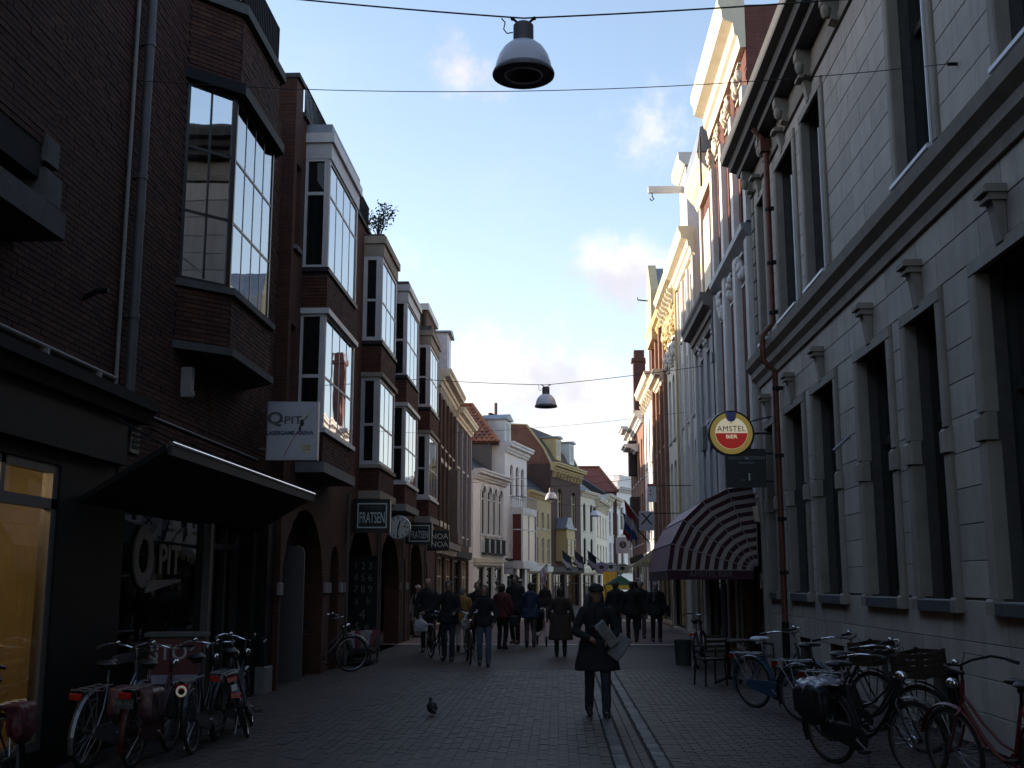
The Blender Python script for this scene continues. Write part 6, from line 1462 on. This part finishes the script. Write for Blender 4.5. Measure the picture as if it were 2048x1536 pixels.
def person(label, loc, yaw, H=1.72, top=C_BLACK, legs=C_BLACK, hair=HAIRD, hem=.80, arms=None, stride=.0, hat=None, hairlen=0, scarf=None, fat=1.0, skin=SKIN, hood=False, vox=.021, look=0.0, flare=.55):
    """yaw 0 faces +Y (away from the camera); arms: (left, right) each (elbow, wrist) offsets in metres at 1.75 m height"""
    k = H/1.75
    pose = (repr(arms), stride, fat, look)
    def part(nm, key, m_, mk, vx, sm, wr=0.0, ws=9.0):
        key = (nm,) + key
        if key not in PCACHE:
            mb = MB(); mk(mb); o = blob(mb, nm, m_, r_, vx, sm, wr, ws); PCACHE[key] = o.data
        else:
            o = place(nm, PCACHE[key], r_); recolor(o, m_)
        return o
    r_ = tag(empty('person', loc, (0,0,yaw)), label, 'person', 'people in the street')
    r_.scale = (k, k, k)
    arms = arms or (((-.27,.02,1.12),(-.28,.10,.86)), ((.27,.02,1.12),(.28,.10,.86)))
    hipL, hipR = Vector((-.09,0,.93)), Vector((.09,0,.93))
    kL, aL = Vector((-.10,.05+stride*.45,.50)), Vector((-.10,stride*.75-.02,.09+max(0,-stride)*.10)); kR, aR = Vector((.10,.05-stride*.35,.50)), Vector((.10,-stride*.75-.02,.09+max(0,stride)*.10))
    shL, shR = Vector((-.168*fat,-.01,1.41)), Vector((.168*fat,-.01,1.41))
    Rl = Matrix.Rotation(look, 4, 'Z')
    # body: one continuous skin from head to ankles, hands with five fingers
    def mk_body(mb):
     mb.cap((0,0,1.44), (0,.015,1.56), .058, .055); mb.ell((0,.01,1.645), (.075,.092,.110), 14, 10); mb.ell((0,.045,1.585), (.052,.055,.055), 10, 8)
     hd = [((0,.108,1.63),(.014,.022,.026)), ((-.077,.0,1.635),(.012,.026,.034)), ((.077,.0,1.635),(.012,.026,.034)), ((0,.098,1.668),(.05,.012,.012)), ((0,.092,1.588),(.026,.014,.009))]
     for c_, rr in hd: mb.ell(Rl @ Vector(c_) if look else c_, rr, 8, 6)
     mb.cap((0,0,1.0), (0,-.01,1.36), .13*fat, .15*fat); mb.cap((-.09,0,.95), (.09,0,.95), .12*fat, .12*fat)
     for h_, kn, an in ((hipL,kL,aL),(hipR,kR,aR)): mb.cap(h_, kn, .078, .055); mb.cap(kn, an, .052, .036); mb.cap(an, an+Vector((0,.14,-.055)), .036, .028)
     for sh, (el, wr), sg in ((shL, arms[0], -1), (shR, arms[1], 1)):
         el, wr = Vector(el), Vector(wr); mb.cap(sh, el, .048, .038); mb.cap(el, wr, .038, .026)
         d_ = (wr-el).normalized(); sd = d_.cross(Vector((1,0,0))); sd = sd.normalized() if sd.length > .1 else Vector((0,1,0))
         pm_ = wr + d_*.075; mb.cap(wr, pm_, .028, .034)
         cr_ = d_.cross(sd)*(-sg)
         for q, (o_, ln) in enumerate(((-.030,.060),(-.010,.072),(.010,.068),(.029,.052))):
             f0 = pm_ + sd*o_ + d_*.012; f1 = f0 + d_*ln*.55 + cr_*.008; f2 = f1 + d_*ln*.35 + cr_*.026
             mb.cap(f0, f1, .0095, .009, 6); mb.cap(f1, f2, .009, .008, 6)
         t0 = wr + d_*.025 - sd*.028; mb.cap(t0, t0 - sd*.030 + d_*.030, .011, .010, 6); mb.cap(t0 - sd*.030 + d_*.030, t0 - sd*.036 + d_*.060 + cr_*.01, .010, .009, 6)
    part('body', pose, skin, mk_body, .0115 if vox < .014 else .0145, 2)
    # face details
    for sx in (-.031, .031):
        if 'eye' not in PCACHE: mb = MB(); mb.ell((0,0,0), (.011,.006,.007), 8, 6); PCACHE['eye'] = mb.mesh('eye', mat('eye_dark', (.02,.016,.014), .3), True)
        place('eye', PCACHE['eye'], r_, Rl @ Vector((sx,.093,1.652)))
    # hair
    def mk_hair(mb):
     mb.ell((0,-.012,1.672), (.088,.098,.100), 14, 10)
     if hairlen > 0: mb.cap((0,-.055,1.66), (0,-.07,1.66-hairlen), .085, .07); mb.cap((-.065,-.01,1.64), (-.075,-.02,1.64-hairlen*.9), .032, .03); mb.cap((.065,-.01,1.64), (.075,-.02,1.64-hairlen*.9), .032, .03)
     else: mb.ell((0,-.05,1.63), (.078,.06,.09), 10, 8)
    part('hair', (hairlen,), hair, mk_hair, .014, 2, .006, 30)
    if hat:
        def mk_cap(mb): mb.ell((0,-.005,1.705), (.105,.115,.075), 14, 10); mb.ell((0,.10,1.685), (.075,.06,.012), 12, 6); mb.cap((-.09,0,1.685),(.09,0,1.685),.02,.02)
        part('cap', (), hat, mk_cap, .013, 3, .005, 20)
    # jacket or coat
    def mk_coat(mb):
     mb.cap((0,-.01,1.06), (0,-.015,1.37), .155*fat, .168*fat); mb.cap((-.12*fat,-.01,1.385), (.12*fat,-.01,1.385), .088, .088); mb.cap((-.08,0,1.0), (.08,0,1.0), .145*fat, .145*fat)
     mb.cap((0,0,1.44), (0,.0,1.50), .085, .072)
     if hem < .9:
         n_ = 20; z0, z1 = 1.02, hem; fl = 1.0 + (.95-hem)*flare
         b_ = mb.av([(.225*fat*math.cos(2*PI*q/n_), .165*fat*math.sin(2*PI*q/n_), z0) for q in range(n_)] + [((.225*fat*fl+.010*math.sin(q*2.9))*math.cos(2*PI*q/n_), (.170*fat*fl+.012*math.sin(q*2.3))*math.sin(2*PI*q/n_)+stride*.05, z1) for q in range(n_)])
         mb.f.append(tuple(b_+q for q in range(n_))); mb.f.append(tuple(b_+n_+q for q in reversed(range(n_)))); mb.m += [0, 0]
         for q in range(n_): j_ = (q+1) % n_; mb.f.append((b_+q, b_+n_+q, b_+n_+j_, b_+j_)); mb.m.append(0)
     else:
         mb.cap((-.08,0,.96), (.08,0,.96), .145*fat, .145*fat)
     for sh, (el, wr) in ((shL, arms[0]), (shR, arms[1])):
         el, wr = Vector(el), Vector(wr); mb.cap(sh, el, .070*fat, .058); mb.cap(el, wr, .058, .046)
     if hood: mb.ell((0,-.10,1.47), (.15,.09,.08), 12, 8)
    part('coat' if hem < .85 else 'jacket', pose+(hem, hood, flare), top, mk_coat, vox, 4, .010, 9)
    # trousers and shoes
    def mk_legs(mb):
     for h_, kn, an in ((hipL,kL,aL),(hipR,kR,aR)): mb.cap(h_, kn, .098*fat, .070); mb.cap(kn, an+Vector((0,0,.0)), .070, .060)
     mb.cap((-.09,0,.95), (.09,0,.95), .125*fat, .125*fat)
    part('trousers', (stride, fat), legs, mk_legs, vox, 3, .009, 11)
    def mk_shoes(mb):
     for an in (aL, aR): mb.cap(an+Vector((0,-.02,-.035)), an+Vector((0,.15,-.055)), .052, .042); mb.box(an.x-.04, an.x+.04, an.y-.07, an.y+.19, an.z-.09, an.z-.06); mb.cap(an+Vector((0,-.02,-.03)), an+Vector((0,-.02,.06)), .05, .05)
    part('shoes', (stride,), SHOE, mk_shoes, .016, 2)
    if scarf:
        mb = MB()
        for q in range(14): a = 2*PI*q/14; mb.ell((.088*math.cos(a), .085*math.sin(a)-.005, 1.475+.012*math.sin(q*2.1)), (.045,.045,.042), 8, 6)
        mb.cap((.05,.11,1.45), (.07,.15,1.18), .04, .045); blob(mb, 'scarf', scarf, r_, .018, 3, .006, 18)
    return r_
FC = PI     # facing the camera
w1 = person('woman in black flared coat and peaked cap walking towards the camera with white bags', (.49, 15.1, 0), FC+.05, 1.68, C_BLACK, C_DENIM, HAIRD, .62, (((-.30,.0,1.14),(-.14,.24,1.02)), ((.30,.02,1.14),(.12,.24,1.05))), .26, C_BLACK, .2, C_BLACK, 1.04, vox=.014, flare=1.15)
mb = MB()
for sx in (-.034, .034): mb.tube([(sx+.024*math.cos(2*PI*q/12),.112,1.652+.02*math.sin(2*PI*q/12)) for q in range(12)], .003, 5, True)
mb.tube([(-.01,.113,1.655),(.01,.113,1.655)], .003, 5); mb.build('glasses', BLACK, w1)
# what she carries: a paper bag across her front and a large flat one under the arm
pb = tag(empty('paper_bag', (.60, 14.80, 1.07), (R(10), R(-38), R(8))), 'white printed paper bag held across the chest of the woman in black', 'bag', 'bags carried by people')
mb = MB(); mb.box(-.085, .085, -.05, .05, -.20, .20); blob(mb, 'bag', mat('paper_white', (.22,.22,.23), .6, .06), pb, .010, 6, .014, 11)
mb = MB(); 
mb.tube([(.0+.05*math.cos(2*PI*s/14),-.056,-.03+.05*math.sin(2*PI*s/14)) for s in range(14)], .007, 5, True); mb.tube([(-.04,-.056,.08),(.0,-.058,.10),(.05,-.056,.09)], .006, 5)
mb.build('print', mat('olive_print', (.12,.115,.05), .6), pb); pb.scale = (.86, .86, .86)
fb = pb = tag(empty('flat_bag', (.77, 14.86, .90), (R(6), R(36), R(-12))), 'large flat white bag hanging at the hip of the woman in black', 'bag', 'bags carried by people')
mb = MB(); mb.box(-.105, .105, -.022, .022, -.19, .19); blob(mb, 'bag', mat('paper_pale', (.20,.205,.225), .6, .05), pb, .010, 5, .016, 9)
fb.scale = (.85, .85, .85)
person('person in long dark brown coat walking away down the middle of the street', (.03, 27.3, 0), .05, 1.60, C_BROWN, C_BLACK, HAIRD, .42, (((-.30,-.02,1.14),(-.26,.06,.92)), ((.30,-.03,1.12),(.36,.02,.84))), .10, None, .12, None, 1.14)
w3 = person('person in red jacket with black shoulder bag standing with back turned', (-1.5, 30.2, 0), -.35, 1.68, C_RED, C_BLACK, HAIRD, .84, (((-.28,.02,1.14),(-.12,.22,1.05)), ((.27,-.02,1.12),(.24,.10,.90))), .06, None, .06, None, 1.10)
mb = MB(); mb.tube([(-.16,-.10,1.46),(0,-.19,1.28),(.20,-.15,1.02),(.27,-.05,.88)], .014, 6); mb.tube([(-.16,.02,1.47),(0,.16,1.30),(.2,.14,1.05),(.27,.05,.88)], .014, 6); mb.build('bag_strap', BLACK, w3)
hb = tag(empty('shoulder_bag', (-1.20, 30.10, .74), (0,0,-.3)), 'black shoulder bag hanging at the side of the person in red', 'bag', 'bags carried by people'); mb = MB(); mb.box(-.07, .07, -.17, .17, -.16, .12); blob(mb, 'bag', C_BLACK, hb, .016, 5, .01, 9)
person('tall man in black coat standing behind the person in red', (-1.25, 32.6, 0), FC-.3, 1.92, C_BLACK, C_BLACK, HAIRD, .78, stride=.13, fat=1.08)
person('person in blue hooded jacket pushing a pram away from the camera', (-.78, 31.0, 0), .0, 1.70, C_BLUE, C_GREY, HAIRD, .80, (((-.25,.10,1.14),(-.20,.34,1.02)), ((.25,.10,1.14),(.20,.34,1.02))), .10, None, 0, None, 1.06, hood=True)
pr = tag(empty('pram', (-.62, 31.75, 0)), 'black three wheeled pram pushed by the person in blue', 'pram')
mb = MB(); mb.cap((0,.25,.55), (0,-.1,.72), .2, .17); mb.ell((0,-.08,.86), (.22,.22,.17), 14, 10); blob(mb, 'seat', C_BLACK, pr, .02, 4, .008)
mb = MB(); mb.tube([(-.24,-.42,.14),(-.22,.0,.5),(-.2,-.35,1.02),(.2,-.35,1.02),(.22,0,.5),(.24,-.42,.14)], .014, 6); mb.tube([(-.22,0,.5),(0,.62,.14)], .014, 6); mb.tube([(.22,0,.5),(0,.62,.14)], .014, 6); mb.build('frame', STEEL, pr)
for x, y in ((-.27,-.42),(.27,-.42),(0,.62)):
    mb = MB(); mb.T = Matrix.Translation((x,y,.14)) @ Matrix.Rotation(PI/2, 4, 'Y'); mb.lathe([(.02,-.03),(.11,-.025),(.14,-.02),(.14,.02),(.11,.025),(.02,.03)], 20); mb.build('wheel', RUB, pr, smooth=True)
person('man in black wheeling a bicycle towards the camera', (-2.48, 25.6, 0), FC-.02, 1.74, C_BLACK, C_DENIM, HAIRD, .84, (((-.27,.05,1.15),(-.18,.30,1.06)), ((.33,.08,1.15),(.50,.20,1.07))), .16, None, 0, None, 1.08)
cb = tag(empty('carrier_bag', (-3.12, 25.75, .88)), 'white plastic carrier bag hanging from the handlebar of the man in black', 'bag', 'bags carried by people')
mb = MB(); mb.ell((0,0,-.12), (.16,.09,.15), 14, 10); mb.cap((0,0,.0), (0,0,.16), .05, .02); mb.box(-.15,.15,-.06,.06,-.24,-.08); blob(mb, 'bag', BAGW, cb, .014, 3, .014, 16)
person('woman in jeans and dark jacket with long hair wheeling a bicycle', (-1.58, 24.1, 0), FC+.02, 1.66, C_BLACK, C_JEAN, HAIRB, .88, (((-.27,.04,1.13),(-.22,.20,.94)), ((.29,.08,1.14),(.36,.26,1.03))), .16, None, .30, None, .98, skin=SKIN2)
cb = tag(empty('carrier_bag', (-1.98, 24.25, .96)), 'small white bag hanging from the handlebar of the woman in jeans', 'bag', 'bags carried by people')
mb = MB(); mb.ell((0,0,-.10), (.10,.08,.13), 12, 8); mb.cap((0,0,.0), (0,0,.12), .045, .02); blob(mb, 'bag', BAGW, cb, .014, 3, .012, 18)
person('person in cream coat with white hat standing at the arcade shop front', (-4.50, 36.3, 0), FC-.5, 1.62, C_CREAM, C_CREAM, HAIRB, .55, None, .04, C_CREAM, .1, C_BLACK)
person('dark clothed bald man walking behind the man with the bicycle', (-3.30, 28.6, 0), FC, 1.80, C_BLACK, C_BLACK, mat('bald_skin', (.24,.15,.11), .5), .78, skin=SKIN2, stride=.13, fat=1.08)
person('person in ochre coat half hidden behind the man with the bicycle', (-2.45, 28.9, 0), .1, 1.60, C_OCHRE, C_CREAM, HAIRG, .78, stride=.13, fat=1.08)
person('man in black with dark hair behind the person in ochre', (-2.15, 30.0, 0), FC, 1.72, C_BLACK, C_BLACK, HAIRD, .78, stride=.13, fat=1.08)
person('dark figure standing alone before the far shop fronts', (-.62, 50.0, 0), FC, 1.68, C_BLACK, C_GREY, HAIRB, .78, stride=.13, fat=1.08)
person('walker in dark coat leading the group along the right wall', (2.13, 33.7, 0), .1, 1.74, C_BLACK, C_BLACK, HAIRD, .78, stride=.13, fat=1.08)
g2 = person('grey haired walker with shoulder bag beside the right wall', (2.85, 33.9, 0), FC, 1.72, C_BLACK, C_BLACK, HAIRG, .78, stride=.13, scarf=C_GREY, fat=1.08)
hb = tag(empty('shoulder_bag', (3.20, 33.9, .92)), 'dark shoulder bag of the grey haired walker', 'bag', 'bags carried by people'); mb = MB(); mb.box(-.06, .06, -.18, .18, -.18, .14); blob(mb, 'bag', C_BLACK, hb, .018, 5, .01, 9)
person('pale haired walker between the two leading figures on the right', (2.55, 36.2, 0), FC, 1.76, C_BLACK, C_GREY, HAIRG, .78, skin=SKIN2, stride=.13, fat=1.08)
person('dark walker farther back at the left of the right hand group', (1.75, 36.0, 0), 0, 1.72, C_BLACK, C_BLACK, HAIRD, .78, stride=.13, fat=1.08)
person('dark walker in jeans just right of the woman with the cap', (1.95, 39.0, 0), FC, 1.74, C_NAVY, C_JEAN, HAIRD, .78, stride=.13, fat=1.08)
person('grey clad walker half hidden behind the woman with the cap', (.95, 31.0, 0), FC, 1.70, C_GREY, C_BLACK, HAIRD, .78, stride=.13, fat=1.08)
person('small dark figure farthest along the right side', (2.9, 43.0, 0), 0, 1.74, C_BLACK, C_BLACK, HAIRD, .78, stride=.13, fat=1.08)

# ------------------------------------------------------------------ pigeon
pg = tag(empty('pigeon', (-1.67, 15.15, 0), (0,0,R(20))), 'dark pigeon standing on the paving at the left of the street', 'pigeon')
mb = MB(); mb.ell((0,0,.115), (.070,.10,.072), 14, 10, Matrix.Rotation(R(18), 4, 'X')); mb.cap((0,.06,.14), (0,.085,.20), .036, .024); mb.ell((0,.092,.215), (.022,.026,.022), 10, 8); mb.cap((0,-.07,.085), (0,-.17,.06), .034, .016); mb.cap((0,.112,.212), (0,.135,.206), .007, .003, 6)
blob(mb, 'body', mat('pigeon_grey', (.014,.014,.017), .7, .3, 20), pg, .006, 3)
mb = MB()
for sx in (-.02, .02):
    mb.tube([(sx,0,.07),(sx,.005,.006)], .005, 5)
    for a in (-.5, 0, .5): mb.tube([(sx,.005,.006),(sx+.025*math.sin(a),.005+.03*math.cos(a),.004)], .003, 4)
mb.build('legs', mat('pigeon_leg', (.18,.06,.05), .6), pg)
# scraps on the ground and flowers at the stall of the arcade
fl = tag(empty('flower_stall', (-4.25, 24.55, 0)), 'low rack of wrapped flowers and plants against the arcade pier', 'flower rack')
mb = MB(); mb.box(-.25, .3, -.5, .5, .30, .34); mb.box(-.25, .3, -.5, .5, .05, .09)
for x, y in ((-.23,-.48),(.28,-.48),(-.23,.48),(.28,.48)): mb.box(x-.02, x+.02, y-.02, y+.02, 0, .34)
mb.build('rack', DARKM, fl)
for k in range(5):
    mb = MB(); mb.lathe([(.03,0),(.09,.32),(.10,.36)], 10, Matrix.Translation((-.1+.07*k,-.3+.14*k,.34)) @ Matrix.Rotation(R(-15+6*k), 4, 'Y')); mb.build('bouquet_wrap', mat('wrap_%d' % (k % 3), ((.45,.40,.44), (.30,.08,.09), (.40,.42,.36))[k % 3], .35, .2, spec=.6), fl, smooth=True)
rnd = random.Random(3); mb = MB()
for k in range(260):
    c_ = Vector((rnd.uniform(-.22,.28), rnd.uniform(-.45,.45), rnd.uniform(.36,.72))); a = rnd.uniform(0, 6.3); d_ = Vector((math.cos(a), math.sin(a), rnd.uniform(-.4,.6)))*.06; s_ = d_.cross(Vector((0,0,1))).normalized()*.02
    mb.poly([c_, c_+d_*.5+s_, c_+d_, c_+d_*.5-s_])
mb.build('foliage', LEAF, fl)

COL.flush()
